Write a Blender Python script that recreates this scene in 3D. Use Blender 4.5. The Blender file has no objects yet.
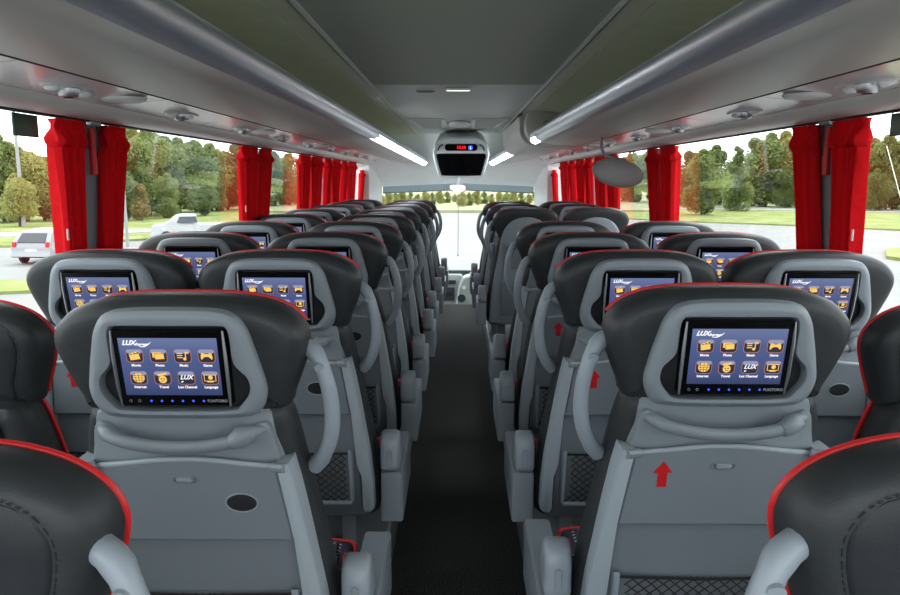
import bpy, bmesh, math, random
from mathutils import Vector, Matrix
random.seed(7)
PI = math.pi
scene = bpy.context.scene
COL = scene.collection
ZC = 1.5                    # camera height above the aisle floor
GZ = -2.15                  # ground outside

# ------------------------------------------------------------------ materials
def lin(v):
    v /= 255.0
    return v / 12.92 if v <= 0.04045 else ((v + 0.055) / 1.055) ** 2.4
def S(r, g, b): return (lin(r), lin(g), lin(b), 1.0)

def mat(name, col, rough=0.5, metal=0.0, spec=0.5, noise=0.0, nscale=40.0, bump=0.0, bscale=400.0, sheen=0.0, coat=0.0):
    m = bpy.data.materials.new(name); m.use_nodes = True
    nt = m.node_tree; b = nt.nodes['Principled BSDF']
    b.inputs['Base Color'].default_value = col
    b.inputs['Roughness'].default_value = rough
    b.inputs['Metallic'].default_value = metal
    b.inputs['Specular IOR Level'].default_value = spec
    if coat: b.inputs['Coat Weight'].default_value = coat
    if sheen: b.inputs['Sheen Weight'].default_value = sheen
    tc = nt.nodes.new('ShaderNodeTexCoord')
    if noise:
        n = nt.nodes.new('ShaderNodeTexNoise'); n.inputs['Scale'].default_value = nscale; n.inputs['Detail'].default_value = 4
        r = nt.nodes.new('ShaderNodeValToRGB')
        r.color_ramp.elements[0].position = 0.3; r.color_ramp.elements[1].position = 0.7
        r.color_ramp.elements[0].color = tuple(c * (1 - noise) for c in col[:3]) + (1,)
        r.color_ramp.elements[1].color = tuple(min(1, c * (1 + noise)) for c in col[:3]) + (1,)
        nt.links.new(tc.outputs['Object'], n.inputs['Vector'])
        nt.links.new(n.outputs['Fac'], r.inputs['Fac']); nt.links.new(r.outputs['Color'], b.inputs['Base Color'])
    if bump:
        n2 = nt.nodes.new('ShaderNodeTexNoise'); n2.inputs['Scale'].default_value = bscale; n2.inputs['Detail'].default_value = 3
        bp = nt.nodes.new('ShaderNodeBump'); bp.inputs['Strength'].default_value = bump; bp.inputs['Distance'].default_value = 0.002
        nt.links.new(tc.outputs['Object'], n2.inputs['Vector'])
        nt.links.new(n2.outputs['Fac'], bp.inputs['Height']); nt.links.new(bp.outputs['Normal'], b.inputs['Normal'])
    return m

def emit(name, col, s=1.0):
    m = bpy.data.materials.new(name); m.use_nodes = True
    nt = m.node_tree; b = nt.nodes['Principled BSDF']
    b.inputs['Base Color'].default_value = (0.01, 0.01, 0.012, 1); b.inputs['Roughness'].default_value = 0.25
    b.inputs['Emission Color'].default_value = col; b.inputs['Emission Strength'].default_value = s
    return m

M = {}
M['plastic'] = mat('grey_plastic', S(128, 136, 143), 0.46, noise=0.03, nscale=8, bump=0.10, bscale=900)
M['plastic_light'] = mat('light_grey_plastic', S(140, 149, 157), 0.42, noise=0.02, nscale=8, bump=0.06, bscale=900)
M['rail'] = mat('rail_plastic', S(158, 168, 175), 0.4, noise=0.02, nscale=8, bump=0.06, bscale=900)
M['tray'] = mat('tray_grey_plastic', S(120, 128, 135), 0.48, noise=0.03, nscale=6, bump=0.12, bscale=1200)
M['leather'] = mat('black_leather', S(46, 49, 51), 0.47, spec=0.35, noise=0.10, nscale=30, bump=0.22, bscale=350)
M['leather_dark'] = mat('black_leather_panel', S(38, 41, 44), 0.5, spec=0.35, noise=0.10, nscale=30, bump=0.22, bscale=350)
M['thread'] = mat('dark_thread', S(26, 27, 29), 0.8)
M['red'] = mat('red_piping', S(205, 28, 30), 0.45)
M['red_mark'] = mat('red_marking', S(196, 22, 28), 0.5)
M['black'] = mat('gloss_black', S(12, 12, 14), 0.12, spec=0.22)
M['rubber'] = mat('dark_rubber', S(30, 31, 33), 0.7)
M['chrome'] = mat('satin_metal', S(190, 192, 195), 0.3, metal=0.9)
M['silver'] = mat('silver_rail', S(192, 199, 208), 0.30, metal=0.75, noise=0.02, nscale=3)
M['ceiling'] = mat('ceiling_fabric', S(174, 182, 170), 0.72, noise=0.05, nscale=120, bump=0.2, bscale=700)
M['ceiling_pale'] = mat('ceiling_pale', S(200, 206, 200), 0.5, noise=0.02, nscale=40)
M['rack'] = mat('rack_panel', S(186, 186, 180), 0.45, noise=0.02, nscale=10, bump=0.06, bscale=900)
M['rack_in'] = mat('rack_inside', S(220, 225, 202), 0.35, noise=0.05, nscale=10)
M['psu'] = mat('service_panel', S(222, 220, 220), 0.22, noise=0.01, nscale=10)
M['trim'] = mat('window_trim', S(222, 220, 216), 0.4, noise=0.02, nscale=12)
M['white'] = mat('white_panel', S(238, 244, 244), 0.4, noise=0.02, nscale=5)
M['pillar'] = mat('pillar_grey', S(120, 126, 132), 0.6, noise=0.03, nscale=20)
M['wall'] = mat('wall_grey', S(104, 108, 112), 0.7, noise=0.05, nscale=60, bump=0.2, bscale=600)
M['sill'] = mat('sill_dark', S(60, 63, 68), 0.5, noise=0.05, nscale=20)
M['dash'] = mat('dash_pale', S(176, 188, 182), 0.45, noise=0.03, nscale=20)
M['dash_dark'] = mat('dash_dark', S(52, 62, 70), 0.4, noise=0.03, nscale=20)
M['green_sign'] = mat('green_sign', S(14, 66, 42), 0.35)
M['white_sign'] = mat('white_sign', S(225, 228, 225), 0.5)
M['grille'] = mat('vent_grille', S(226, 230, 228), 0.5)
M['mirror'] = mat('mirror_glass', S(225, 228, 230), 0.06, metal=1.0)
M['oval'] = mat('oval_grey', S(150, 150, 150), 0.5, noise=0.03, nscale=20)
M['asphalt'] = mat('asphalt', S(122, 122, 121), 0.9, noise=0.10, nscale=0.35, bump=0.2, bscale=30)
M['concrete'] = mat('kerb_concrete', S(140, 139, 134), 0.9, noise=0.08, nscale=2)
M['bark'] = mat('bark', S(74, 66, 56), 0.9, noise=0.3, nscale=6)
M['post'] = mat('galvanised_post', S(140, 143, 145), 0.5)
M['car_silver'] = mat('car_silver', S(136, 140, 144), 0.25, metal=0.4)
M['car_white'] = mat('car_white', S(170, 172, 172), 0.25)
M['car_glass'] = mat('car_glass', S(52, 60, 66), 0.08)
M['tyre'] = mat('tyre', S(34, 34, 36), 0.8)
M['tail'] = mat('tail_lamp', S(190, 30, 34), 0.25)
M['tag'] = mat('cloth_tag', S(228, 224, 220), 0.7)

def carpet():
    m = mat('aisle_carpet', S(52, 52, 52), 0.95, spec=0.15)
    nt = m.node_tree; b = nt.nodes['Principled BSDF']; tc = nt.nodes['Texture Coordinate']
    n = nt.nodes.new('ShaderNodeTexNoise'); n.inputs['Scale'].default_value = 160; n.inputs['Detail'].default_value = 5
    r = nt.nodes.new('ShaderNodeValToRGB')
    r.color_ramp.elements[0].position = 0.36; r.color_ramp.elements[1].position = 0.68
    r.color_ramp.elements[0].color = S(30, 30, 30); r.color_ramp.elements[1].color = S(86, 86, 84)
    bp = nt.nodes.new('ShaderNodeBump'); bp.inputs['Strength'].default_value = 0.5; bp.inputs['Distance'].default_value = 0.004
    nt.links.new(tc.outputs['Object'], n.inputs['Vector']); nt.links.new(n.outputs['Fac'], r.inputs['Fac'])
    nt.links.new(r.outputs['Color'], b.inputs['Base Color'])
    nt.links.new(n.outputs['Fac'], bp.inputs['Height']); nt.links.new(bp.outputs['Normal'], b.inputs['Normal'])
    return m
M['carpet'] = carpet()

def dotted():
    m = mat('dotted_fabric', S(66, 62, 78), 0.9)
    nt = m.node_tree; b = nt.nodes['Principled BSDF']; tc = nt.nodes['Texture Coordinate']
    v = nt.nodes.new('ShaderNodeTexVoronoi'); v.inputs['Scale'].default_value = 55; v.inputs['Randomness'].default_value = 0.0
    r = nt.nodes.new('ShaderNodeValToRGB'); r.color_ramp.interpolation = 'CONSTANT'
    r.color_ramp.elements[0].color = S(200, 196, 206); r.color_ramp.elements[1].position = 0.2; r.color_ramp.elements[1].color = S(62, 58, 76)
    nt.links.new(tc.outputs['Object'], v.inputs['Vector']); nt.links.new(v.outputs['Distance'], r.inputs['Fac'])
    nt.links.new(r.outputs['Color'], b.inputs['Base Color'])
    return m
M['dots'] = dotted()

def cloth(name, col, tr):
    m = mat(name, col, 0.85, spec=0.2, noise=0.08, nscale=60)
    nt = m.node_tree; b = nt.nodes['Principled BSDF']; out = nt.nodes['Material Output']
    t = nt.nodes.new('ShaderNodeBsdfTranslucent'); t.inputs['Color'].default_value = col
    mx = nt.nodes.new('ShaderNodeMixShader'); mx.inputs['Fac'].default_value = tr
    nt.links.new(b.outputs[0], mx.inputs[1]); nt.links.new(t.outputs[0], mx.inputs[2]); nt.links.new(mx.outputs[0], out.inputs['Surface'])
    return m
M['curtain'] = cloth('red_curtain_cloth', S(222, 16, 26), 0.22)

M['blind'] = cloth('blind_grey', S(186, 202, 208), 0.5)
M['led'] = emit('led_strip_white', (0.86, 0.95, 1.0, 1), 16.0)  # self-lit rail glow, strength raised to brighten the front bulkhead
def leaf(name, c1, c2):
    m = mat(name, c1, 0.7, spec=0.2)
    nt = m.node_tree; b = nt.nodes['Principled BSDF']; tc = nt.nodes['Texture Coordinate']; out = nt.nodes['Material Output']
    n = nt.nodes.new('ShaderNodeTexNoise'); n.inputs['Scale'].default_value = 0.9; n.inputs['Detail'].default_value = 6
    r = nt.nodes.new('ShaderNodeValToRGB'); r.color_ramp.elements[0].position = 0.35; r.color_ramp.elements[1].position = 0.65
    r.color_ramp.elements[0].color = c1; r.color_ramp.elements[1].color = c2
    t = nt.nodes.new('ShaderNodeBsdfTranslucent')
    mx = nt.nodes.new('ShaderNodeMixShader'); mx.inputs['Fac'].default_value = 0.45
    nt.links.new(tc.outputs['Object'], n.inputs['Vector']); nt.links.new(n.outputs['Fac'], r.inputs['Fac'])
    nt.links.new(r.outputs['Color'], b.inputs['Base Color']); nt.links.new(r.outputs['Color'], t.inputs['Color'])
    nt.links.new(b.outputs[0], mx.inputs[1]); nt.links.new(t.outputs[0], mx.inputs[2]); nt.links.new(mx.outputs[0], out.inputs['Surface'])
    return m
M['leaf_green'] = leaf('leaf_green', S(112, 126, 76), S(150, 160, 104))
M['leaf_dark'] = leaf('leaf_dark', S(94, 112, 72), S(130, 144, 96))
M['leaf_yellow'] = leaf('leaf_yellow', S(142, 144, 84), S(172, 166, 108))
M['leaf_rust'] = leaf('leaf_rust', S(136, 120, 78), S(160, 144, 98))  # rust tint stands in for red curtain reflections in the glass

def grassmat():
    m = mat('grass', S(100, 118, 52), 0.95, spec=0.1)
    nt = m.node_tree; b = nt.nodes['Principled BSDF']; tc = nt.nodes['Texture Coordinate']
    n = nt.nodes.new('ShaderNodeTexNoise'); n.inputs['Scale'].default_value = 0.5; n.inputs['Detail'].default_value = 8
    r = nt.nodes.new('ShaderNodeValToRGB'); r.color_ramp.elements[0].position = 0.35; r.color_ramp.elements[1].position = 0.65
    r.color_ramp.elements[0].color = S(106, 118, 62); r.color_ramp.elements[1].color = S(138, 144, 94)
    nt.links.new(tc.outputs['Object'], n.inputs['Vector']); nt.links.new(n.outputs['Fac'], r.inputs['Fac'])
    nt.links.new(r.outputs['Color'], b.inputs['Base Color'])
    return m
M['grass'] = grassmat()
M['meadow'] = mat('dry_meadow', S(140, 142, 112), 0.95, spec=0.1, noise=0.15, nscale=0.6)

def glass():
    m = bpy.data.materials.new('window_glass'); m.use_nodes = True
    nt = m.node_tree; nt.nodes.clear()
    out = nt.nodes.new('ShaderNodeOutputMaterial')
    t = nt.nodes.new('ShaderNodeBsdfTransparent'); t.inputs['Color'].default_value = (0.94, 0.96, 0.95, 1)
    g = nt.nodes.new('ShaderNodeBsdfGlossy'); g.inputs['Roughness'].default_value = 0.02
    lw = nt.nodes.new('ShaderNodeLayerWeight'); lw.inputs['Blend'].default_value = 0.5
    pw = nt.nodes.new('ShaderNodeMath'); pw.operation = 'POWER'; pw.inputs[1].default_value = 5.0
    fr = nt.nodes.new('ShaderNodeMapRange'); fr.inputs['To Min'].default_value = 0.02; fr.inputs['To Max'].default_value = 0.7
    nt.links.new(lw.outputs['Facing'], pw.inputs[0]); nt.links.new(pw.outputs[0], fr.inputs['Value'])
    mx = nt.nodes.new('ShaderNodeMixShader')
    nt.links.new(fr.outputs[0], mx.inputs['Fac']); nt.links.new(t.outputs[0], mx.inputs[1]); nt.links.new(g.outputs[0], mx.inputs[2])
    nt.links.new(mx.outputs[0], out.inputs['Surface'])
    return m
M['glass'] = glass()

# screen picture
def screenmat():
    m = emit('screen_picture', S(74, 90, 146), 1.0)
    nt = m.node_tree; b = nt.nodes['Principled BSDF']
    tc = nt.nodes.new('ShaderNodeTexCoord'); sp = nt.nodes.new('ShaderNodeSeparateXYZ')
    n = nt.nodes.new('ShaderNodeTexWave'); n.inputs['Scale'].default_value = 4; n.inputs['Distortion'].default_value = 3
    mr = nt.nodes.new('ShaderNodeMapRange'); mr.inputs['From Min'].default_value = 1.10; mr.inputs['From Max'].default_value = 1.225
    r = nt.nodes.new('ShaderNodeValToRGB')
    r.color_ramp.elements[0].color = S(46, 54, 88); r.color_ramp.elements[1].color = S(106, 120, 160)
    e = r.color_ramp.elements.new(0.25); e.color = S(64, 78, 124)
    e = r.color_ramp.elements.new(0.7); e.color = S(76, 92, 140)
    nt.links.new(tc.outputs['Object'], sp.inputs[0]); nt.links.new(sp.outputs['Z'], mr.inputs['Value'])
    nt.links.new(mr.outputs[0], r.inputs['Fac']); nt.links.new(r.outputs['Color'], b.inputs['Emission Color'])
    return m
M['screen'] = screenmat()
M['ic_orange'] = emit('icon_orange', S(214, 130, 80), 0.9)
M['ic_dark'] = emit('icon_dark', S(44, 46, 66), 0.9)
M['ic_shine'] = emit('icon_shine', S(150, 164, 200), 0.9)
M['ic_yellow'] = emit('icon_yellow', S(250, 200, 96), 1.1)
M['ic_white'] = emit('icon_white', S(245, 245, 245), 1.1)
M['led_blue'] = emit('led_blue', S(60, 90, 255), 1.6)
M['led_red'] = emit('led_red', S(255, 30, 50), 1.6)
M['print'] = mat('grey_print', S(150, 154, 160), 0.6)
M['lamp'] = emit('lamp_lens', S(250, 250, 244), 1.2)

# ------------------------------------------------------------------ geometry helpers
K = 0.2                                           # recline
def shear(p): return (p[0], p[1] + K * (1.3 - p[2]), p[2])
def ident(p): return p

class MB:
    def __init__(s, tf=ident): s.v = []; s.f = []; s.mi = []; s.mats = []; s.tf = tf
    def _m(s, m):
        if m not in s.mats: s.mats.append(m)
        return s.mats.index(m)
    def add(s, verts, faces, m):
        o = len(s.v); k = s._m(m); s.v += [s.tf(tuple(p)) for p in verts]
        for f in faces: s.f.append([o + i for i in f]); s.mi.append(k)
    def loft(s, rings, m, caps=(True, True), closed=True):
        n = len(rings[0]); v = [p for r in rings for p in r]; f = []
        for i in range(len(rings) - 1):
            for j in range(n if closed else n - 1):
                a, b = i * n + j, i * n + (j + 1) % n
                f.append([a, b, b + n, a + n])
        if caps[0]: f.append(list(range(n))[::-1])
        if caps[1]: f.append([(len(rings) - 1) * n + j for j in range(n)])
        s.add(v, f, m)
    def box(s, c, d, m, bev=0.0, rz=0.0, rx=0.0, ry=0.0):
        bm = bmesh.new(); bmesh.ops.create_cube(bm, size=1)
        for q in bm.verts: q.co = Vector((q.co.x * d[0], q.co.y * d[1], q.co.z * d[2]))
        if bev: bmesh.ops.bevel(bm, geom=bm.edges[:], offset=bev, segments=3, profile=0.6, affect='EDGES')
        R = Matrix.Rotation(rz, 3, 'Z') @ Matrix.Rotation(ry, 3, 'Y') @ Matrix.Rotation(rx, 3, 'X')
        bm.verts.index_update()
        s.add([tuple(R @ q.co + Vector(c)) for q in bm.verts], [[q.index for q in f.verts] for f in bm.faces], m); bm.free()
    def tube(s, path, r, m, seg=10, flat=1.0, caps=True):
        P = [Vector(p) for p in path]; n = len(P); rr = r if isinstance(r, (list, tuple)) else [r] * n
        rings = []; prev = None
        for i in range(n):
            t = (P[min(i + 1, n - 1)] - P[max(i - 1, 0)]).normalized()
            if prev is None:
                up = Vector((0, 1, 0)) if abs(t.y) < 0.9 else Vector((0, 0, 1))
                a = t.cross(up).normalized()
            else: a = (prev - t * prev.dot(t)).normalized()
            b = t.cross(a); prev = a
            rings.append([tuple(P[i] + (a * math.cos(q) + b * math.sin(q) * flat) * rr[i]) for q in [2 * PI * k / seg for k in range(seg)]])
        s.loft(rings, m, (caps, caps))
    def disc(s, c, r, m, seg=20, axis='y', h=0.0):
        def pt(q, o, R):
            a, b = math.cos(q) * R, math.sin(q) * R
            return {'y': (c[0] + a, c[1] + o, c[2] + b), 'z': (c[0] + a, c[1] + b, c[2] + o), 'x': (c[0] + o, c[1] + a, c[2] + b)}[axis]
        qs = [2 * PI * k / seg for k in range(seg)]
        s.loft([[pt(q, 0, r) for q in qs], [pt(q, h, r) for q in qs]] if h else [[pt(q, 0, r) for q in qs], [pt(q, 0.0002, r) for q in qs]], m)
    def lathe(s, prof, c, m, seg=20):
        s.loft([[(c[0] + r * math.cos(q), c[1] + r * math.sin(q), c[2] + z) for q in [2 * PI * k / seg for k in range(seg)]] for r, z in prof], m)
    def pillow(s, outl, prof, m, caps=(True, True), holes=None):
        cx = sum(p[0] for p in outl) / len(outl); cz = sum(p[1] for p in outl) / len(outl)
        rings = []
        for e in prof:
            ins, y = e[0], e[1]; sc = e[2] if len(e) > 2 else 1.0
            o = offset(outl, ins) if ins else outl
            rings.append([(cx + (x - cx) * sc, y, cz + (z - cz) * sc) for x, z in o])
        s.loft(rings, m, caps)
    def build(s, name, parent=None, smooth=35, loc=None):
        me = bpy.data.meshes.new(name); me.from_pydata(s.v, [], s.f)
        for m in s.mats: me.materials.append(M[m] if isinstance(m, str) else m)
        for p, k in zip(me.polygons, s.mi): p.material_index = k; p.use_smooth = True
        bm = bmesh.new(); bm.from_mesh(me); bmesh.ops.recalc_face_normals(bm, faces=bm.faces[:]); bm.to_mesh(me); bm.free()
        me.set_sharp_from_angle(angle=math.radians(smooth))
        o = bpy.data.objects.new(name, me); COL.objects.link(o)
        if parent: o.parent = parent
        if loc: o.location = loc
        return o

def offset(o, d):
    n = len(o); A = sum(o[i][0] * o[(i + 1) % n][1] - o[(i + 1) % n][0] * o[i][1] for i in range(n)); sg = 1 if A > 0 else -1
    r = []
    for i in range(n):
        a, b, c = o[i - 1], o[i], o[(i + 1) % n]
        e1 = (b[0] - a[0], b[1] - a[1]); e2 = (c[0] - b[0], c[1] - b[1])
        l1 = math.hypot(*e1) or 1e-9; l2 = math.hypot(*e2) or 1e-9
        nx = -(e1[1] / l1 + e2[1] / l2); nz = e1[0] / l1 + e2[0] / l2
        l = math.hypot(nx, nz) or 1e-9; nx /= l; nz /= l
        cs = max(0.5, -e1[1] / l1 * nx + e1[0] / l1 * nz)
        r.append((b[0] + sg * nx * d / cs, b[1] + sg * nz * d / cs))
    return r
def cr(p, k=4, closed=True):
    n = len(p); out = []
    for i in range(n if closed else n - 1):
        if closed: a, b, c, d = p[i - 1], p[i], p[(i + 1) % n], p[(i + 2) % n]
        else: a, b, c, d = p[max(i - 1, 0)], p[i], p[i + 1], p[min(i + 2, n - 1)]
        for j in range(k):
            t = j / k
            out.append(tuple(0.5 * (2 * b[q] + (c[q] - a[q]) * t + (2 * a[q] - 5 * b[q] + 4 * c[q] - d[q]) * t * t + (3 * b[q] - a[q] - 3 * c[q] + d[q]) * t ** 3) for q in range(len(b))))
    if not closed: out.append(tuple(p[-1]))
    return out
def mirror(h): return list(h) + [(-x, z) for x, z in reversed(h) if abs(x) > 1e-6]
def rrect(cx, cz, w, h, r, k=4):
    o = []
    for sx, sz, a0 in ((1, 1, 0), (-1, 1, 90), (-1, -1, 180), (1, -1, 270)):
        for i in range(k + 1):
            a = math.radians(a0 + 90 * i / k)
            o.append((cx + sx * (w / 2 - r) + r * math.cos(a), cz + sz * (h / 2 - r) + r * math.sin(a)))
    return o
def polar(o, c, n):
    out = []
    for k in range(n):
        a = 2 * PI * k / n; d = (math.cos(a), math.sin(a)); best = 0
        for i in range(len(o)):
            p, q = o[i], o[(i + 1) % len(o)]
            ex, ez = q[0] - p[0], q[1] - p[1]; den = d[0] * ez - d[1] * ex
            if abs(den) < 1e-12: continue
            px, pz = p[0] - c[0], p[1] - c[1]
            t = (px * ez - pz * ex) / den; u = (px * d[1] - pz * d[0]) / den
            if t > 0 and -1e-9 <= u <= 1 + 1e-9: best = max(best, t)
        out.append((c[0] + d[0] * best, c[1] + d[1] * best))
    return out

_tc = {}
def text2d(t, size, sh=0.0, bold=0.0):
    key = (t, size, sh, bold)
    if key in _tc: return _tc[key]
    c = bpy.data.curves.new('txt', 'FONT'); c.body = t; c.size = size; c.shear = sh; c.offset = bold; c.resolution_u = 3
    c.align_x = 'CENTER'; c.align_y = 'CENTER'
    o = bpy.data.objects.new('txt', c); COL.objects.link(o)
    dg = bpy.context.evaluated_depsgraph_get(); me = bpy.data.meshes.new_from_object(o.evaluated_get(dg))
    r = ([(v.co.x, v.co.y) for v in me.vertices], [list(p.vertices) for p in me.polygons])
    bpy.data.objects.remove(o); bpy.data.curves.remove(c); bpy.data.meshes.remove(me)
    _tc[key] = r
    return r

def flat2d(mb, pts, y, m):                        # polygon facing the rear of the coach
    mb.add([(x, y, z) for x, z in pts], [list(range(len(pts)))], m)
def text(mb, t, x, z, y, size, m, sh=0.0, bold=0.0):
    v, f = text2d(t, size, sh, bold); mb.add([(x + a, y, z + b) for a, b in v], f, m)

def tag(o, label=None, cat=None, group=None, kind=None):
    if label: o['label'] = label
    if cat: o['category'] = cat
    if group: o['group'] = group
    if kind: o['kind'] = kind
    return o
def thing(name, label, cat, loc=(0, 0, 0), group=None, rz=0.0):
    o = bpy.data.objects.new(name, None); o.empty_display_size = 0.1; COL.objects.link(o)
    o.location = loc; o.rotation_euler = (0, 0, rz)
    return tag(o, label, cat, group)
def kids(o): return [c for c in bpy.data.objects if c.parent == o]
def dup(root, loc, label, group=None, tree=None, rz=None, sc=None):
    r = root.copy(); COL.objects.link(r); r.location = loc; r['label'] = label
    if group: r['group'] = group
    if rz is not None: r.rotation_euler = (0, 0, rz)
    if sc: r.scale = sc
    for ch, gs in tree:
        c = ch.copy(); COL.objects.link(c); c.parent = r
        for g in gs:
            d = g.copy(); COL.objects.link(d); d.parent = c
    return r
def tree_of(root): return [(c, kids(c)) for c in kids(root)]

# ------------------------------------------------------------------ the coach seat
PZ = 0.15                                         # seat platform height
HEAD = cr(mirror([(0, 1.292), (0.09, 1.290), (0.150, 1.282), (0.198, 1.263), (0.227, 1.235), (0.237, 1.204), (0.231, 1.17), (0.216, 1.128), (0.201, 1.092), (0.190, 1.066), (0.13, 1.052), (0, 1.05)]), 3)
BACK = cr(mirror([(0, 1.085), (0.12, 1.085), (0.18, 1.078), (0.200, 1.04), (0.213, 0.97), (0.232, 0.86), (0.255, 0.72), (0.270, 0.58), (0.274, 0.48), (0.255, 0.425), (0.18, 0.41), (0, 0.41)]), 3)
SHELL = cr(mirror([(0, 1.075), (0.13, 1.075), (0.168, 1.066), (0.180, 1.02), (0.194, 0.96), (0.215, 0.84), (0.238, 0.70), (0.250, 0.58), (0.254, 0.48), (0.238, 0.43), (0.17, 0.42), (0, 0.42)]), 3)
HOUSE = cr(mirror([(0, 1.276), (0.08, 1.274), (0.118, 1.264), (0.138, 1.238), (0.148, 1.205), (0.160, 1.155), (0.166, 1.112), (0.152, 1.074), (0.118, 1.058), (0, 1.055)]), 4)
RECESS = cr([(0, 1.244), (0.09, 1.244), (0.106, 1.239), (0.110, 1.215), (0.112, 1.17), (0.134, 1.145), (0.137, 1.115), (0.118, 1.088), (0.10, 1.078), (0, 1.076),
             (-0.10, 1.078), (-0.118, 1.088), (-0.137, 1.115), (-0.134, 1.145), (-0.112, 1.17), (-0.110, 1.215), (-0.106, 1.239), (-0.09, 1.244)], 3)

def sp(o):  o.location = (0, 0, -PZ); return o

def screen_mesh():
    mb = MB(shear); y = -0.0062
    mb.box((0, y + 0.0016, 1.1665), (0.178, 0.002, 0.112), 'screen')
    y0 = y; e = 0.00025
    text(mb, 'LUX', -0.070, 1.2135, y0 - e, 0.0125, 'ic_white', 0.35, 0.0006)
    text(mb, 'Express', -0.0475, 1.2110, y0 - e, 0.0068, 'ic_white', 0.35, 0.0003)
    sw = cr([(-0.053, 1.2065), (-0.043, 1.2055), (-0.034, 1.210), (-0.029, 1.2155), (-0.035, 1.2120), (-0.044, 1.2075)], 4); flat2d(mb, sw, y0 - e, 'ic_white')
    names = ['Movie', 'Photo', 'Music', 'Game', 'Internet', 'Travel', 'Lux Channel', 'Language']
    for i in range(8):
        cx = -0.062 + 0.0435 * (i % 4); cz = 1.1885 - 0.043 * (i // 4); w = 0.031; h = 0.026
        cx += 0.0015 * (i // 4)
        flat2d(mb, rrect(cx, cz, w, h, 0.006), y0 - e, 'ic_orange')
        flat2d(mb, rrect(cx, cz, w - 0.0018, h - 0.0018, 0.0055), y0 - 2 * e, 'ic_dark')
        flat2d(mb, rrect(cx, cz + 0.0085, w - 0.003, 0.007, 0.0034), y0 - 3 * e, 'ic_shine')
        q = y0 - 4 * e; Y = 'ic_yellow'
        def quad(x, z, ww, hh, a=0.0, m=Y, yy=q):
            c_, s_ = math.cos(a), math.sin(a)
            flat2d(mb, [(cx + x + c_ * p - s_ * r, cz + z + s_ * p + c_ * r) for p, r in ((-ww / 2, -hh / 2), (ww / 2, -hh / 2), (ww / 2, hh / 2), (-ww / 2, hh / 2))], yy, m)
        def circ(x, z, r, m=Y, yy=q, sx=1.0): flat2d(mb, [(cx + x + r * sx * math.cos(t * PI / 8), cz + z + r * math.sin(t * PI / 8)) for t in range(16)], yy, m)
        if i == 0:
            quad(0, -0.002, 0.018, 0.0105, 0.15); quad(-0.001, 0.0055, 0.018, 0.003, 0.32)
            for t in (-0.006, 0, 0.006): quad(t, 0.0052 + t * 0.3, 0.002, 0.003, 0.9, 'ic_dark', q - e)
        elif i == 1:
            quad(-0.003, 0.002, 0.016, 0.010, 0.0); quad(0.001, 0.0, 0.0165, 0.0105, 0.0, 'ic_orange', q - e); quad(0.002, -0.001, 0.016, 0.010, 0.08, Y, q - 2 * e)
        elif i == 2:
            for t in range(3): quad(-0.005, 0.005 - 0.004 * t, 0.010, 0.0018)
            quad(0.0055, 0.001, 0.0018, 0.013); quad(0.008, 0.0065, 0.006, 0.003, -0.4); circ(0.0035, -0.0055, 0.003)
        elif i == 3:
            flat2d(mb, [(cx + a, cz + b) for a, b in cr([(-0.008, 0.006), (-0.003, 0.004), (0.003, 0.004), (0.008, 0.006), (0.0105, 0), (0.0095, -0.007), (0.004, -0.002), (-0.004, -0.002), (-0.0095, -0.007), (-0.0105, 0)], 3)], q, Y)
        elif i == 4:
            circ(0, 0, 0.0095, Y, q, 1.15)
            for t in (-0.0045, 0, 0.0045): quad(0, t, 0.0215, 0.0008, 0, 'ic_dark', q - e)
            for t in (-0.006, 0, 0.006): quad(t, 0, 0.0009, 0.019, -t * 25, 'ic_dark', q - e)
        elif i == 5:
            circ(0, -0.003, 0.0075); circ(-0.0025, -0.002, 0.0014, 'ic_dark', q - e); circ(0.0025, -0.002, 0.0014, 'ic_dark', q - e); quad(0, -0.006, 0.006, 0.0012, 0, 'ic_dark', q - e)
            quad(-0.002, 0.0065, 0.013, 0.004, 0.25); quad(0.006, 0.008, 0.006, 0.003, 0.7)
        elif i == 6:
            text(mb, 'LUX', cx, cz + 0.001, q, 0.012, 'ic_white', 0.35, 0.0004); quad(-0.008, -0.0075, 0.004, 0.0025, 0.4, 'ic_white')
        else:
            quad(0, 0, 0.022, 0.013); quad(0, 0, 0.0195, 0.0105, 0, 'ic_dark', q - e); circ(0.001, 0.001, 0.0042, Y, q - 2 * e); quad(0, -0.0075, 0.012, 0.002, 0)
        text(mb, names[i], cx, cz - 0.0185, y0 - e, 0.0068, 'ic_white', 0, 0.00025)
    return mb

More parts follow.
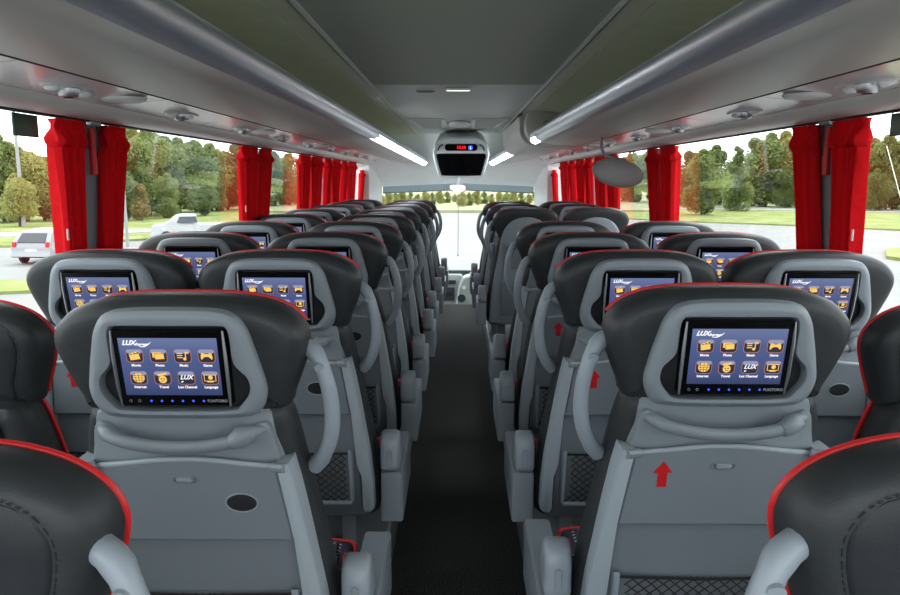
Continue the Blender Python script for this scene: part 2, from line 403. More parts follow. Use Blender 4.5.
def make_seat(label, side, place, style='screen'):
    """side: +1 when the aisle lies at +x of the seat, -1 at -x; place: 'aisle' or 'window'; style: screen / leather / arch"""
    root = thing('coach_seat', label, 'seat', (0, 0, PZ), 'coach seats')
    def keep(p):                                          # the padding never reaches into the neighbouring seat
        x = p[0] * side
        if x < -0.248: x = -0.248
        if place == 'window' and x > 0.248: x = 0.248
        return (x * side, p[1], p[2])
    def shear(p): return keep((p[0], p[1] + K * (1.3 - p[2]), p[2]))
    pairright = (side > 0) == (place == 'aisle')          # right-hand seat of its pair
    # backrest
    mb = MB(shear); mb.pillow(BACK, [(0.06, 0.032), (0.03, 0.022), (0.010, 0.032), (0, 0.06), (0, 0.10), (0.012, 0.14), (0.045, 0.165)], 'leather')
    back = sp(mb.build('backrest', root, 50))
    pp = [(x, 0.118, z) for x, z in BACK if z > 0.46]; k0 = max(range(len(pp)), key=lambda i: 0)
    idx = [i for i, (x, z) in enumerate(BACK) if z > 0.46]
    right = [(x, 0.128 if style == 'leather' else 0.15, z) for x, z in offset(BACK, 0.003 if style == 'leather' else 0.014) if z > 0.46 and x > 0.18]; left = [(-x, y, z) for x, y, z in right]
    for side_path in ((right, left) if style == 'leather' else ()):
        mb = MB(shear); mb.tube(side_path, 0.005, 'red', 6); mb.build('piping', back)
    # headrest
    mb = MB(shear)
    plain = style == 'leather'
    if plain: mb.pillow(HEAD, [(0.05, 0.064, 0.96), (0.032, 0.064), (0.014, 0.072), (0.004, 0.088), (0, 0.108), (0.0, 0.130), (0.006, 0.148), (0.024, 0.165), (0.05, 0.17)], 'leather')
    else: mb.pillow(HEAD, [(0.05, 0.022, 0.96), (0.032, 0.022), (0.016, 0.028), (0.005, 0.044), (0, 0.066), (0.0, 0.105), (0.006, 0.135), (0.024, 0.158), (0.05, 0.166)], 'leather')
    head = sp(mb.build('headrest', root, 60))
    py = 0.140 if plain else 0.134
    o = offset(HEAD, 0.003 if plain else 0.0042)
    arc = sorted([(math.atan2(z - 1.15, x), x, z) for x, z in o if z > (1.075 if plain else 1.228)], key=lambda t: t[0])
    arc = [t for t in arc]; mid = [(x, py, z) for a, x, z in sorted(((a if a > -PI / 2 else a + 2 * PI), x, z) for a, x, z in arc)]
    mb = MB(shear); mb.tube(mid, 0.0052 if plain else 0.005, 'red', 8); mb.build('piping', head)
    if not plain:
        st = [(x, 0.0315 + 0.012, z) for x, z in offset(HEAD, 0.008) if z > 1.09]
        st = sorted(st, key=lambda p: (math.atan2(p[2] - 1.15, p[0]) if math.atan2(p[2] - 1.15, p[0]) > -PI / 2 else math.atan2(p[2] - 1.15, p[0]) + 2 * PI))
        mb = MB(shear)
        for i in range(len(st) - 1):
            a, b = Vector(st[i]), Vector(st[i + 1]); n = max(1, int((b - a).length / 0.007))
            for j in range(n): mb.tube([tuple(a.lerp(b, (j + 0.15) / n)), tuple(a.lerp(b, (j + 0.7) / n))], 0.0011, 'thread', 4)
        mb.build('stitching', head)
    if style == 'leather':
        INS = cr(mirror([(0, 1.262), (0.11, 1.258), (0.168, 1.245), (0.194, 1.212), (0.191, 1.17), (0.174, 1.12), (0.156, 1.075), (0, 1.07)]), 3)
        mb = MB(shear); mb.pillow(INS, [(0.0, 0.075), (0.0, 0.064), (0.006, 0.060), (0.03, 0.055), (0.05, 0.053, 0.97)], 'leather_dark'); sp(mb.build('back_panel', root, 60))
        INB = cr(mirror([(0, 1.065), (0.135, 1.065), (0.150, 1.0), (0.175, 0.84), (0.20, 0.66), (0.205, 0.5), (0, 0.48)]), 3)
        mb = MB(shear); mb.pillow(INB, [(0, 0.034), (0, 0.022), (0.006, 0.016), (0.03, 0.010)], 'leather_dark'); sp(mb.build('back_panel', root, 60))
        mb = MB(shear); R = offset(INS, -0.004)
        for i in range(len(R)):
            a, b = Vector((R[i][0], 0.0635, R[i][1])), Vector((R[(i + 1) % len(R)][0], 0.0635, R[(i + 1) % len(R)][1])); n = max(1, int((b - a).length / 0.008))
            for j in range(n): mb.tube([tuple(a.lerp(b, (j + 0.15) / n)), tuple(a.lerp(b, (j + 0.75) / n))], 0.0010, 'thread', 4)
        mb.build('stitching', head)
    elif style == 'arch':
        AR = cr(mirror([(0, 1.225), (0.06, 1.217), (0.115, 1.19), (0.155, 1.14), (0.175, 1.08), (0.194, 0.96), (0.222, 0.80), (0.245, 0.62), (0.252, 0.48), (0.235, 0.43), (0, 0.42)]), 3)
        mb = MB(shear); mb.pillow(AR, [(0.02, 0.004), (0.006, 0.006), (0, 0.014), (0, 0.07)], 'plastic_light'); sp(mb.build('back_shell', root, 50))
        mb = MB(shear); mb.box((0, -0.01, 1.03), (0.30, 0.05, 0.022), 'plastic', 0.006); mb.box((0, 0.0, 0.93), (0.29, 0.016, 0.16), 'tray', 0.006); sp(mb.build('tray_table', root))
        mb = MB(shear); mb.box((0, -0.004, 0.62), (0.34, 0.014, 0.26), 'tray', 0.006); sp(mb.build('lower_panel', root))
    else:
        mb = MB(shear); mb.pillow(SHELL, [(0.016, 0.020), (0.006, 0.022), (0, 0.030), (0, 0.07)], 'plastic')
        UP = cr(mirror([(0, 1.002), (0.06, 1.006), (0.11, 1.022), (0.150, 1.050), (0.168, 1.04), (0.176, 1.00), (0.186, 0.95), (0.17, 0.942), (0, 0.942)]), 3)
        mb.pillow(UP, [(0.007, 0.006), (0.002, 0.008), (0, 0.012), (0, 0.03)], 'plastic')
        sp(mb.build('back_shell', root, 40))
        # monitor housing with recess
        c = (0, 1.165); N = 96; oo = polar(HOUSE, c, N); rr = polar(RECESS, c, N)
        def ring(o, y): return [(x, y, z) for x, z in o]
        blend = [(a[0] * 0.35 + b[0] * 0.65, a[1] * 0.35 + b[1] * 0.65) for a, b in zip(oo, rr)]
        i1 = polar(offset(HOUSE, 0.004), c, N); i2 = polar(offset(HOUSE, 0.014), c, N)
        mb = MB(shear)
        mb.loft([ring(oo, 0.05), ring(oo, 0.018), ring(i1, 0.006), ring(i2, -0.001), ring(blend, -0.002), ring([(a[0] * 1.015, c[1] + (a[1] - c[1]) * 1.015) for a in rr], -0.0005), ring(rr, 0.004), ring(rr, 0.026)], 'plastic', (True, True))
        sp(mb.build('screen_housing', root, 42))
        mb = MB(shear); mb.pillow(rrect(0, 1.162, 0.205, 0.152, 0.006), [(0, 0.026), (0, 0.0), (0.003, -0.0045)], 'black')
        mon = sp(mb.build('monitor', root))
        screen_mesh_o = screen_mesh().build('screen', mon)
        for sx in (-1, 1):
            mb = MB(shear); mb.tube([(sx * 0.1005, -0.003, 1.236), (sx * 0.1020, -0.0055, 1.19), (sx * 0.1020, -0.0055, 1.13), (sx * 0.1005, -0.003, 1.088)], [0.002, 0.0035, 0.0035, 0.002], 'chrome', 8); mb.build('side_trim', mon)
        mb = MB(shear)
        for k in range(6): mb.disc((-0.045 + 0.0195 * k, -0.0050, 1.0985), 0.0022, 'led_blue', 10)
        mb.build('button_lights', mon)
        mb = MB(shear); text(mb, 'FUNTORO', 0.078, 1.0985, -0.0052, 0.0078, 'print', 0, 0.0002); mb.build('printed_word', mon)
        for sx in (-0.083, -0.067):
            mb = MB(shear); mb.disc((sx, -0.005, 1.0985), 0.0028, 'print', 10); mb.disc((sx, -0.0052, 1.0985), 0.002, 'black', 10); mb.build('socket_mark', mon)
        # grab bar
        mb = MB(shear); pts = []
        for i in range(17):
            x = -0.140 + 0.280 * i / 16; u = x / 0.140
            pts.append((x, -0.010 - 0.014 * (1 - u ** 4), 1.030 - 0.022 * (1 - u * u)))
        mb.tube(pts, [0.012] + [0.0135] * 15 + [0.012], 'plastic', 12)
        gb = sp(mb.build('grab_bar', root, 60))
        for sx in (-1, 1):
            if sx == 1: pth, rad = [(0.100, -0.022, 1.018), (0.110, -0.020, 1.022), (0.120, -0.016, 1.031), (0.134, -0.004, 1.034), (0.160, 0.012, 1.036)], [0.015, 0.0185, 0.021, 0.0145, 0.006]
            else: pth, rad = [(-0.122, -0.013, 1.024), (-0.138, -0.005, 1.031), (-0.155, 0.010, 1.036)], [0.014, 0.015, 0.009]
            mb = MB(shear); mb.tube(pth, rad, 'plastic', 12); mb.build('end_cap', gb, 60)
        # tray
        TR = [(-0.176, 0.962)] + cr([(-0.165, 0.964), (-0.11, 0.969), (-0.04, 0.977), (0.04, 0.977), (0.11, 0.969), (0.165, 0.964)], 3, False) + [(0.176, 0.962), (0.1985, 0.80), (0.196, 0.796), (-0.196, 0.796), (-0.1985, 0.80)]
        mb = MB(shear); mb.pillow(TR, [(0.004, -0.014), (0.0, -0.010), (0, 0.022)], 'tray')
        tr = sp(mb.build('tray_table', root, 30))
        mb = MB(shear); top = [(x, -0.008, z - 0.001) for x, z in TR[:18]]; mb.tube(top, 0.006, 'rail', 8); mb.build('tray_lip', tr, 60)
        lx = 0.0
        mb = MB(shear); mb.pillow(rrect(lx, 0.935, 0.052, 0.020, 0.0095), [(0.0, -0.013), (0.001, -0.0165), (0.004, -0.0165), (0.0045, -0.0145)], 'tray')
        mb.box((lx, -0.017, 0.936), (0.030, 0.008, 0.010), 'plastic_light', 0.003); mb.build('latch', tr)
        if pairright:
            mb = MB(shear); el = [(0.104 + 0.030 * math.cos(t * PI / 14), 0.884 + 0.0195 * math.sin(t * PI / 14)) for t in range(28)]
            mb.pillow(el, [(-0.003, -0.0142), (-0.002, -0.0160), (0, -0.0160), (0.001, -0.0142)], 'plastic_light', (False, False)); mb.pillow(el, [(0.0005, -0.0143), (0.001, -0.0147)], 'rubber'); mb.build('cup_holder', tr)
        else:
            mb = MB(shear); ax, az = -0.118, 0.915
            flat2d(mb, [(ax + p, az + q) for p, q in ((-0.0095, -0.028), (0.0095, -0.028), (0.0095, 0.004), (0.020, 0.004), (0.0, 0.030), (-0.020, 0.004), (-0.0095, 0.004))], -0.0148, 'red_mark')
            ar = mb.build('arrow_mark', tr); ar['label'] = 'red arrow pointing up'
        # side rails
        for sx in (-1, 1):
            RA = [(0.177, 0.972), (0.204, 0.976), (0.213, 0.93), (0.232, 0.80), (0.250, 0.66), (0.258, 0.56), (0.259, 0.475), (0.250, 0.462), (0.228, 0.462), (0.222, 0.475), (0.222, 0.585), (0.216, 0.605), (0.209, 0.63), (0.200, 0.80), (0.183, 0.93)]
            mb = MB(shear); mb.pillow([(sx * x, z) for x, z in RA], [(0.007, -0.026), (0.002, -0.024), (0, -0.017), (0, 0.035)], 'rail')
            ra = sp(mb.build('tray_rail', root, 40))
            mb = MB(shear); mb.tube([(sx * 0.168, -0.014, 0.964), (sx * 0.196, -0.026, 0.966)], 0.0105, 'plastic', 10); mb.build('hinge', ra)
        # lower panel and net pocket
        LP = [(-0.200, 0.792), (0.200, 0.792), (0.213, 0.66), (0.22, 0.44), (-0.22, 0.44), (-0.213, 0.66)]
        mb = MB(shear); mb.pillow(LP, [(0.004, 0.012), (0, 0.016), (0, 0.03)], 'tray'); sp(mb.build('lower_panel', root))
        mb = MB(shear); mb.tube([(-0.19, -0.004, 0.672), (-0.19, -0.008, 0.665), (-0.192, -0.008, 0.50), (-0.185, -0.008, 0.486), (0.185, -0.008, 0.486), (0.192, -0.008, 0.50), (0.19, -0.008, 0.665), (0.19, -0.004, 0.672)], 0.0085, 'plastic_light', 8)
        npk = sp(mb.build('net_pocket', root))
        mb = MB(shear); mb.box((0, 0.009, 0.575), (0.375, 0.004, 0.17), 'pillar')
        x0, x1, z0, z1 = -0.186, 0.186, 0.490, 0.662
        rnd = random.Random(3)
        for d in (1, -1):
            q = -0.40
            while q < 0.40:
                a = []
                for i in range(9):
                    z = z0 + (z1 - z0) * i / 8; x = q + d * (z - 0.575) * 1.15
                    if x0 <= x <= x1: a.append((x + 0.002 * math.sin(i * 2.1 + q * 40), -0.004 - 0.004 * math.sin(PI * i / 8), z))
                if len(a) > 1: mb.tube(a, 0.0016, 'thread', 4)
                q += 0.026
        mb.tube([(x0, -0.006, z1), (0, -0.004, z1 - 0.006), (x1, -0.006, z1)], 0.004, 'thread', 6)
        mb.build('net', npk)
    # handle, armrest, cover on the aisle side
    s = side
    if place == 'aisle':
        mb = MB(shear)
        pth = cr([(s * 0.185, 0.118, 1.186), (s * 0.240, 0.086, 1.180), (s * 0.266, 0.066, 1.134), (s * 0.277, 0.058, 1.070), (s * 0.273, 0.058, 1.010), (s * 0.254, 0.068, 0.958), (s * 0.228, 0.085, 0.922)], 4, False)
        n = len(pth); mb.tube(pth, [0.0155 if 5 < i < n - 4 else 0.0175 for i in range(n)], 'plastic_light', 18)
        h = sp(mb.build('grab_handle', root, 60))
        mb = MB(shear); mb.tube([(s * 0.258, 0.058, 1.150), (s * 0.2585, 0.0525, 1.149)], 0.0095, 'plastic_light', 14); mb.build('cap', h)
        # armrest: rounded upright pivot end, level arm going forward
        ax = s * 0.308
        mb = MB()
        prof = cr([(0.155, 0.592), (0.148, 0.64), (0.150, 0.68), (0.166, 0.706), (0.195, 0.714), (0.225, 0.698), (0.25, 0.655), (0.262, 0.61), (0.262, 0.592)], 3)
        rings = []
        for ins, xo in ((0.012, -0.030), (0.004, -0.027), (0, -0.018), (0, 0.018), (0.004, 0.027), (0.012, 0.030)):
            o = offset(prof, ins); rings.append([(ax + xo, y, z) for y, z in o])
        mb.loft(rings, 'plastic_light'); arm = sp(mb.build('armrest', root, 50))
        mb = MB(); mb.pillow(rrect(ax, 0.634, 0.018, 0.060, 0.0085), [(0.0, 0.153), (0, 0.1455), (0.003, 0.1455), (0.004, 0.149)], 'plastic', (True, True)); mb.build('release_lever', arm)
        mb = MB(); mb.box((s * 0.312, 0.36, 0.502), (0.070, 0.40, 0.168), 'plastic', 0.012); sc = sp(mb.build('side_cover', root))
        mb = MB(); mb.box((s * 0.262, 0.345, 0.595), (0.014, 0.05, 0.075), 'rubber', 0.005); mb.box((s * 0.262, 0.325, 0.625), (0.013, 0.03, 0.03), 'red', 0.004); sp(mb.build('belt_buckle', root))
    # cushion
    CU = cr([(0.258, 0.345), (0.264, 0.44), (0.260, 0.53), (0.235, 0.575), (0.12, 0.59), (-0.12, 0.59), (-0.235, 0.575), (-0.260, 0.53), (-0.264, 0.44), (-0.258, 0.345)], 3)
    mb = MB(keep); rings = [[(x, y, z) for x, y in offset(CU, i)] for i, z in ((0.012, 0.445), (0, 0.465), (0, 0.525), (0.014, 0.552), (0.05, 0.565))]
    mb.loft(rings, 'dots'); cu = sp(mb.build('seat_cushion', root, 60))
    mb = MB(keep); o = offset(CU, 0.004); mb.tube([(x, y, 0.547) for x, y in o] + [(o[0][0], o[0][1], 0.547)], 0.006, 'red', 6); mb.build('piping', cu)
    mb = MB(keep); mb.box((0, 0.44, 0.432), (0.50, 0.36, 0.05), 'sill', 0.008); sp(mb.build('seat_frame', root))
    for lx in (-0.15, 0.15):
        mb = MB(keep); mb.box((lx, 0.47, 0.282), (0.05, 0.30, 0.264), 'pillar', 0.006); sp(mb.build('leg', root))
    return root

ORD = ['rear', 'first', 'second', 'third', 'fourth', 'fifth', 'sixth', 'seventh', 'eighth', 'ninth']
def rowY(n): return 0.58 if n == 0 else 1.34 + 0.74 * (n - 1)
protos = {}
def put_seat(side_name, place, style, X, Y, label):
    side = 1 if side_name == 'left' else -1
    key = (side_name, place, style)
    if key not in protos:
        r = make_seat(label, side, place, style); r.location = (X, Y, PZ); protos[key] = (r, tree_of(r))
    else:
        r = dup(protos[key][0], (X, Y, PZ), label, None, protos[key][1])
    return r
for sn, sg in (('left', -1), ('right', 1)):
    put_seat(sn, 'aisle', 'leather', sg * (0.583 if sg < 0 else 0.562), rowY(0), f'black leather seat nearest the camera, {sn} of the aisle, cut off by the bottom edge').location.z = PZ - (0.050 if sg < 0 else 0.040)
    put_seat(sn, 'window', 'leather', sg * (1.080 if sg < 0 else 1.070), 1.375, f'black leather-backed window seat without screen, cut off by the {sn} picture edge').location.z = PZ - 0.035
XA = {1: 0.522, 2: 0.52, 3: 0.513, 4: 0.508, 5: 0.503, 6: 0.49, 7: 0.468, 8: 0.458, 9: 0.446}
for n in range(1, 10):
    fr = ', frontmost row' if n == 9 else ''
    put_seat('left', 'aisle', 'screen', -(XA[n] - (0.015 if n == 5 else 0)), 1.30 if n == 1 else rowY(n), f'grey-backed aisle seat with screen, left of aisle, {ORD[n]} screen row from the camera{fr}').location.z = PZ - (0.006 if n == 1 else 0)
    if n > 1: put_seat('left', 'window', 'screen', -(XA[n] + (0.485 if n == 5 else 0.50)), rowY(n), f'grey-backed window seat with screen, left side, {ORD[n - 1]} screen seat along the left windows{fr}')
RX = {1: 0.527, 2: 0.518, 3: 0.512, 4: 0.520}
for n in range(1, 5):
    put_seat('right', 'aisle', 'screen', RX[n], 1.365 if n == 1 else rowY(n), f'grey-backed aisle seat with screen, right of aisle, {ORD[n]} screen row from the camera')
    if n > 1: put_seat('right', 'window', 'screen', RX[n] + 0.50, rowY(n), f'grey-backed window seat with screen, right side, {ORD[n - 1]} screen seat along the right windows')
put_seat('right', 'aisle', 'arch', 0.488, 5.32, 'seat with pale arched back panel and no screen, right of aisle beyond the door gap')
put_seat('right', 'window', 'arch', 0.988, 5.32, 'window seat with pale arched back panel and no screen, under the oval mirror')
for n, y, x in ((7, 6.06, 0.47), (8, 6.80, 0.462)):
    t = 'first row' if n == 7 else 'frontmost row'
    put_seat('right', 'aisle', 'screen', x, y, f'black-headed aisle seat, right of aisle, {t} ahead of the arched seats')
    put_seat('right', 'window', 'screen', x + 0.50, y, f'black-headed window seat, right side, {t} ahead of the arched seats')

# ------------------------------------------------------------------ floor, walls, windows
YB, YF = -1.0, 8.9
def struct(mb, name, smooth=35, parent=None):
    o = mb.build(name, parent, smooth)
    if not parent: o['kind'] = 'structure'
    return o
mb = MB(); mb.box((0, (YB + YF) / 2, -0.03), (0.60, YF - YB, 0.06), 'carpet'); struct(mb, 'floor')
for sn, sg in (('left', -1), ('right', 1)):
    mb = MB(); mb.box((sg * 0.79, (YB + YF) / 2, 0.06), (1.04, YF - YB, 0.18), 'wall', 0.004); struct(mb, f'floor_{sn}')
    mb = MB(); mb.box((sg * 0.268, (YB + YF) / 2, 0.079), (0.016, YF - YB, 0.160), 'plastic', 0.004); struct(mb, f'baseboard_{sn}')
    # side wall below the windows
    mb = MB()
    mb.box((sg * 1.362, (YB + 8.2) / 2, -0.30), (0.06, 8.2 - YB, 2.40), 'wall')
    mb.box((sg * 1.345, 8.95, -0.75), (0.06, 1.5, 1.50), 'wall')
    mb.box((sg * 1.35, (YB + 8.2) / 2, 0.885), (0.12, 8.2 - YB, 0.05), 'sill', 0.012)
    struct(mb, f'wall_{sn}')
    PIL = [0.45, 2.50, 4.54, 6.12, 7.12, 8.16, 9.62]
    def wx(z): return sg * (1.275 - 0.06 * (z - 0.9) / 0.8)
    mb = MB()
    for py in PIL:
        w = 0.15 if 1 < py < 3 else 0.10 if py < 5 else 0.08
        mb.add([(wx(z) + sg * dx, py + dy, z) for z in (0.89, 1.74) for dx, dy in ((-0.012, -w / 2), (-0.012, w / 2), (0.05, w / 2), (0.05, -w / 2))],
               [[0, 1, 2, 3], [4, 5, 6, 7], [0, 1, 5, 4], [1, 2, 6, 5], [2, 3, 7, 6], [3, 0, 4, 7]], 'pillar')
    struct(mb, f'trim_{1 if sg < 0 else 2}')
    ys = [YB] + PIL
    for i in range(len(ys) - 1):
        a, b = ys[i], ys[i + 1]; zb = 0.89 if b < 9 else 0.0
        mb = MB(); g = 0.02
        mb.add([(wx(z) + sg * (g + t), y, z) for t in (0, 0.006) for y, z in ((a, zb), (b, zb), (b, 1.74), (a, 1.74))], [[0, 1, 2, 3], [4, 5, 6, 7], [0, 1, 5, 4], [1, 2, 6, 5], [2, 3, 7, 6], [3, 0, 4, 7]], 'glass')
        o = struct(mb, f'window_{i + 1 + (0 if sg < 0 else len(PIL))}')

# ------------------------------------------------------------------ ceiling
def sweep(mb, prof, ys, m, bend=None, thick=0.0, closed=False):
    rings = []
    for y in ys:
        r = [(x, z) for x, z in prof]
        if bend: r = [bend(x, z, y) for x, z in r]
        rings.append([(x, y, z) for x, z in r])
    mb.loft(rings, m, (closed, closed), closed)
YS = [YB + (9.5 - YB) * i / 24 for i in range(25)]
mb = MB()
mb.box((0, (YB + 4.2) / 2, 2.025), (0.94, 4.2 - YB, 0.05), 'ceiling')
mb.box((0, 6.6, 2.028), (0.94, 4.78, 0.05), 'ceiling_pale')
for sg in (-1, 1):
    sweep(mb, [(sg * x, z) for x, z in ((0.463, 1.994), (0.475, 1.990), (0.488, 1.996), (0.488, 2.05), (0.463, 2.05))], [YB, 9.0], 'ceiling_pale', closed=True)
    sweep(mb, [(sg * x, z) for x, z in ((0.488, 2.000), (0.556, 1.992), (0.556, 2.04), (0.488, 2.04))], [YB, 9.0], 'rack_in', closed=True)
    sweep(mb, [(sg * x, z) for x, z in ((0.560, 1.992), (0.75, 1.975), (0.95, 1.93), (1.10, 1.86), (1.20, 1.76), (1.26, 1.72), (1.30, 1.74), (1.20, 1.90), (0.9, 2.04), (0.56, 2.06))], [YB, 9.6], 'rack_in', closed=True)
struct(mb, 'ceiling')

def bend(x, z, y):
    b = max(0.0, (y - 5.2) / 4.3)
    w = max(0.0, min(1.0, (0.95 - abs(x)) / 0.35))
    sg = 1 if x > 0 else -1
    return (x - sg * 0.175 * b * w, z - 0.115 * b * w)
def make_rack(sn, sg, y1, label, y0=YB, sec=True):
    r = thing('luggage_rack', label, 'luggage rack', (sg * 0.8, y0, 1.75), 'overhead luggage racks')
    loc = (-sg * 0.8, -y0, -1.75)
    n = max(4, int((y1 - y0) / 0.4)); ys = [y0 + (y1 - y0) * i / n for i in range(n + 1)]
    mb = MB(); arc = [(sg * x, z) for x, z in cr([(0.556, 1.842), (0.549, 1.828), (0.556, 1.800), (0.574, 1.778), (0.601, 1.767)], 4, False)]
    back = [(sg * 0.606, 1.775), (sg * 0.60, 1.80), (sg * 0.582, 1.825), (sg * 0.566, 1.848)]
    sweep(mb, arc + back, ys, 'silver', bend, closed=True); mb.build('rail', r, 40, loc)
    mb = MB(); pr = [(sg * x, z) for x, z in ((0.604, 1.770), (0.672, 1.7665), (0.680, 1.762), (0.78, 1.748), (0.885, 1.738), (0.895, 1.740), (0.895, 1.76), (0.78, 1.772), (0.63, 1.80), (0.606, 1.80))]
    sweep(mb, pr, ys, 'rack', bend, closed=True); mb.build('underside', r, 40, loc)
    mb = MB(); pr = [(sg * x, z) for x, z in ((0.64, 1.802), (0.90, 1.785), (1.16, 1.785), (1.16, 1.793), (0.90, 1.795), (0.64, 1.812))]
    sweep(mb, pr, ys, 'rack_in', bend, closed=True); mb.build('shelf', r, 40, loc)
    return r, loc
make_rack('left', -1, 9.5, 'long open luggage rack with silver rail above the left seats')
rk, loc = make_rack('right', 1, 5.75, 'open luggage rack with silver rail above the right seats, ending in a rounded cap')
mb = MB()      # rounded end cap
o = cr([(0.53, 1.985), (0.60, 1.992), (0.90, 1.94), (1.05, 1.86), (1.0, 1.76), (0.72, 1.75), (0.58, 1.762), (0.515, 1.80), (0.495, 1.88), (0.505, 1.95)], 4)
mb.pillow(o, [(0.02, 5.66), (0.004, 5.665), (0, 5.68), (0, 5.80)], 'rack')
mb.build('end_cap', rk, 40, loc)
mb = MB(); mb.tube([(0.66 + 0.03 * math.cos(a), 5.655, 1.885 + 0.03 * math.sin(a)) for a in [PI * 0.5 + PI * i / 8 for i in range(9)]], 0.005, 'pillar', 8); mb.build('finger_grip', rk, 40, loc)
# enclosed box over the door, then a short front rack
bx = thing('overhead_locker', 'grey closed overhead box between the two right luggage racks', 'overhead locker', (0.7, 5.82, 1.75))
mb = MB(); ys = [5.82 + 1.28 * i / 6 for i in range(7)]
pr = [(x, z) for x, z in cr([(0.50, 1.985), (0.49, 1.92), (0.50, 1.83), (0.545, 1.775), (0.62, 1.755), (0.85, 1.74), (0.893, 1.745), (0.893, 1.80), (0.80, 1.93), (0.65, 1.98)], 3)]
sweep(mb, pr, ys, 'rack', bend, closed=True); mb.build('body', bx, 40, (-0.7, -5.82, -1.75))
mb = MB(); mb.box((0.475, 5.90, 1.972), (0.03, 0.12, 0.014), 'rubber', 0.004); mb.build('catch', bx, 40, (-0.7, -5.82, -1.75))
make_rack('right', 1, 9.5, 'short luggage rack with silver rail at the front right, beyond the closed box', 7.12)

def rail_glow(sn, sg, y0, y1, label):  # emissive strip added over the rail's bright stretch, also lighting the front
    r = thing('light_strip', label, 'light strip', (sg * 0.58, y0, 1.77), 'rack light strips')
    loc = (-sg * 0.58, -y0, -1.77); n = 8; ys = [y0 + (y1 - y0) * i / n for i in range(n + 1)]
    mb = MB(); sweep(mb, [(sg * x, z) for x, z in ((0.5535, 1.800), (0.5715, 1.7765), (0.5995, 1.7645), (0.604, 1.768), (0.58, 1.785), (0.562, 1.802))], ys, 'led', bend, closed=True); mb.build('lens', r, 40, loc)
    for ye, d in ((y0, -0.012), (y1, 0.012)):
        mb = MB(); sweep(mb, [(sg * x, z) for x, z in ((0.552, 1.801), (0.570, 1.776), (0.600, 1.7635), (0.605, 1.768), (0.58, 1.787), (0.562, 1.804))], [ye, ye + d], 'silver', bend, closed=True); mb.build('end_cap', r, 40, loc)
rail_glow('left', -1, 5.2, 9.4, 'bright white light strip along the front half of the left rack rail')
rail_glow('right', 1, 5.45, 5.73, 'short bright light strip at the front end of the long right rack rail')
rail_glow('right', 1, 7.15, 9.4, 'bright white light strip on the short front right rack')

# service panels with nozzles, reading lamps, speakers
def service(sn, sg, Y, L, i, speaker, label):
    r = thing('service_panel', label, 'service panel', (sg * 1.0, Y, 1.73), 'passenger service panels')
    loc = (-sg * 1.0, -Y, -1.73)
    ys = [Y - L / 2 + 0.004, Y + L / 2 - 0.004]
    mb = MB(); sweep(mb, [(sg * x, z) for x, z in ((0.902, 1.742), (1.00, 1.732), (1.10, 1.722), (1.10, 1.735), (0.902, 1.755))], ys, 'psu', closed=True); mb.build('panel', r, 40, loc)
    cz = 1.7305
    zz = lambda x: 1.7315 - 0.1 * (sg * x - 1.0)
    mb = MB(); el = [(sg * 1.01 + 0.042 * math.cos(t * PI / 16), Y + 0.17 * math.sin(t * PI / 16) * (1 - 0.25 * abs(math.sin(t * PI / 16)))) for t in range(32)]
    mb.loft([[(x, y, zz(x) + 0.003) for x, y in el], [(sg * 1.01 + (x - sg * 1.01) * 0.85, Y + (y - Y) * 0.94, zz(x) - 0.006) for x, y in el]], 'psu'); mb.build('lamp_mount', r, 40, loc)
    mb = MB(); mb.lathe([(0.012, -0.022), (0.023, -0.020), (0.027, -0.012), (0.028, 0.0)], (sg * 1.005, Y - 0.02, 1.727), 'chrome', 18); nz = mb.build('air_nozzle', r, 40, loc)
    mb = MB(); mb.lathe([(0.002, -0.024), (0.012, -0.0235), (0.0125, -0.021)], (sg * 1.005, Y - 0.02, 1.727), 'rubber', 14); mb.build('outlet', nz)
    for dy in (-0.085, 0.07):
        mb = MB(); mb.lathe([(0.004, -0.009), (0.013, -0.008), (0.019, -0.004), (0.021, 0.002)], (sg * 1.012, Y + dy, 1.7245), 'white', 14); mb.build('reading_lamp', r, 40, loc)
    if speaker:
        sy = Y + L * 0.34
        mb = MB(); mb.lathe([(0.002, -0.010), (0.05, -0.008), (0.062, -0.004), (0.068, 0.004)], (sg * 0.99, sy, 1.730), 'grille', 24); mb.build('speaker', r, 40, loc)
pos = ['first', 'second', 'third', 'fourth', 'fifth', 'sixth', 'seventh', 'eighth', 'ninth', 'tenth', 'eleventh']
for sn, sg in (('left', -1), ('right', 1)):
    y0 = 0.42 if sg < 0 else 0.46
    for i in range(11):
        Y = 2.0 + 0.80 * (i - 1) if sg < 0 else 1.93 + 0.80 * (i - 1)
        if Y > 9.2: break
        service(sn, sg, Y, 0.80, i, i in (0, 1, 3, 5), f'overhead panel with air nozzles above the {sn} seats, {pos[i]} from the camera')
    mb = MB()
    sweep(mb, [(sg * x, z) for x, z in ((1.100, 1.745), (1.098, 1.722), (1.104, 1.704), (1.122, 1.690), (1.155, 1.682), (1.190, 1.682), (1.212, 1.690), (1.235, 1.70), (1.235, 1.75), (1.15, 1.76))], [YB, 9.55], 'trim', closed=True)
    sweep(mb, [(sg * x, z) for x, z in ((0.889, 1.7365), (0.903, 1.7385), (0.903, 1.750), (0.889, 1.750))], [YB, 9.5], 'rubber', closed=True)
    sweep(mb, [(sg * x, z) for x, z in ((1.172, 1.6825), (1.200, 1.6835), (1.200, 1.677), (1.176, 1.677))], [YB, 9.5], 'rubber', closed=True)
    struct(mb, f'trim_{3 if sg < 0 else 4}', 50)

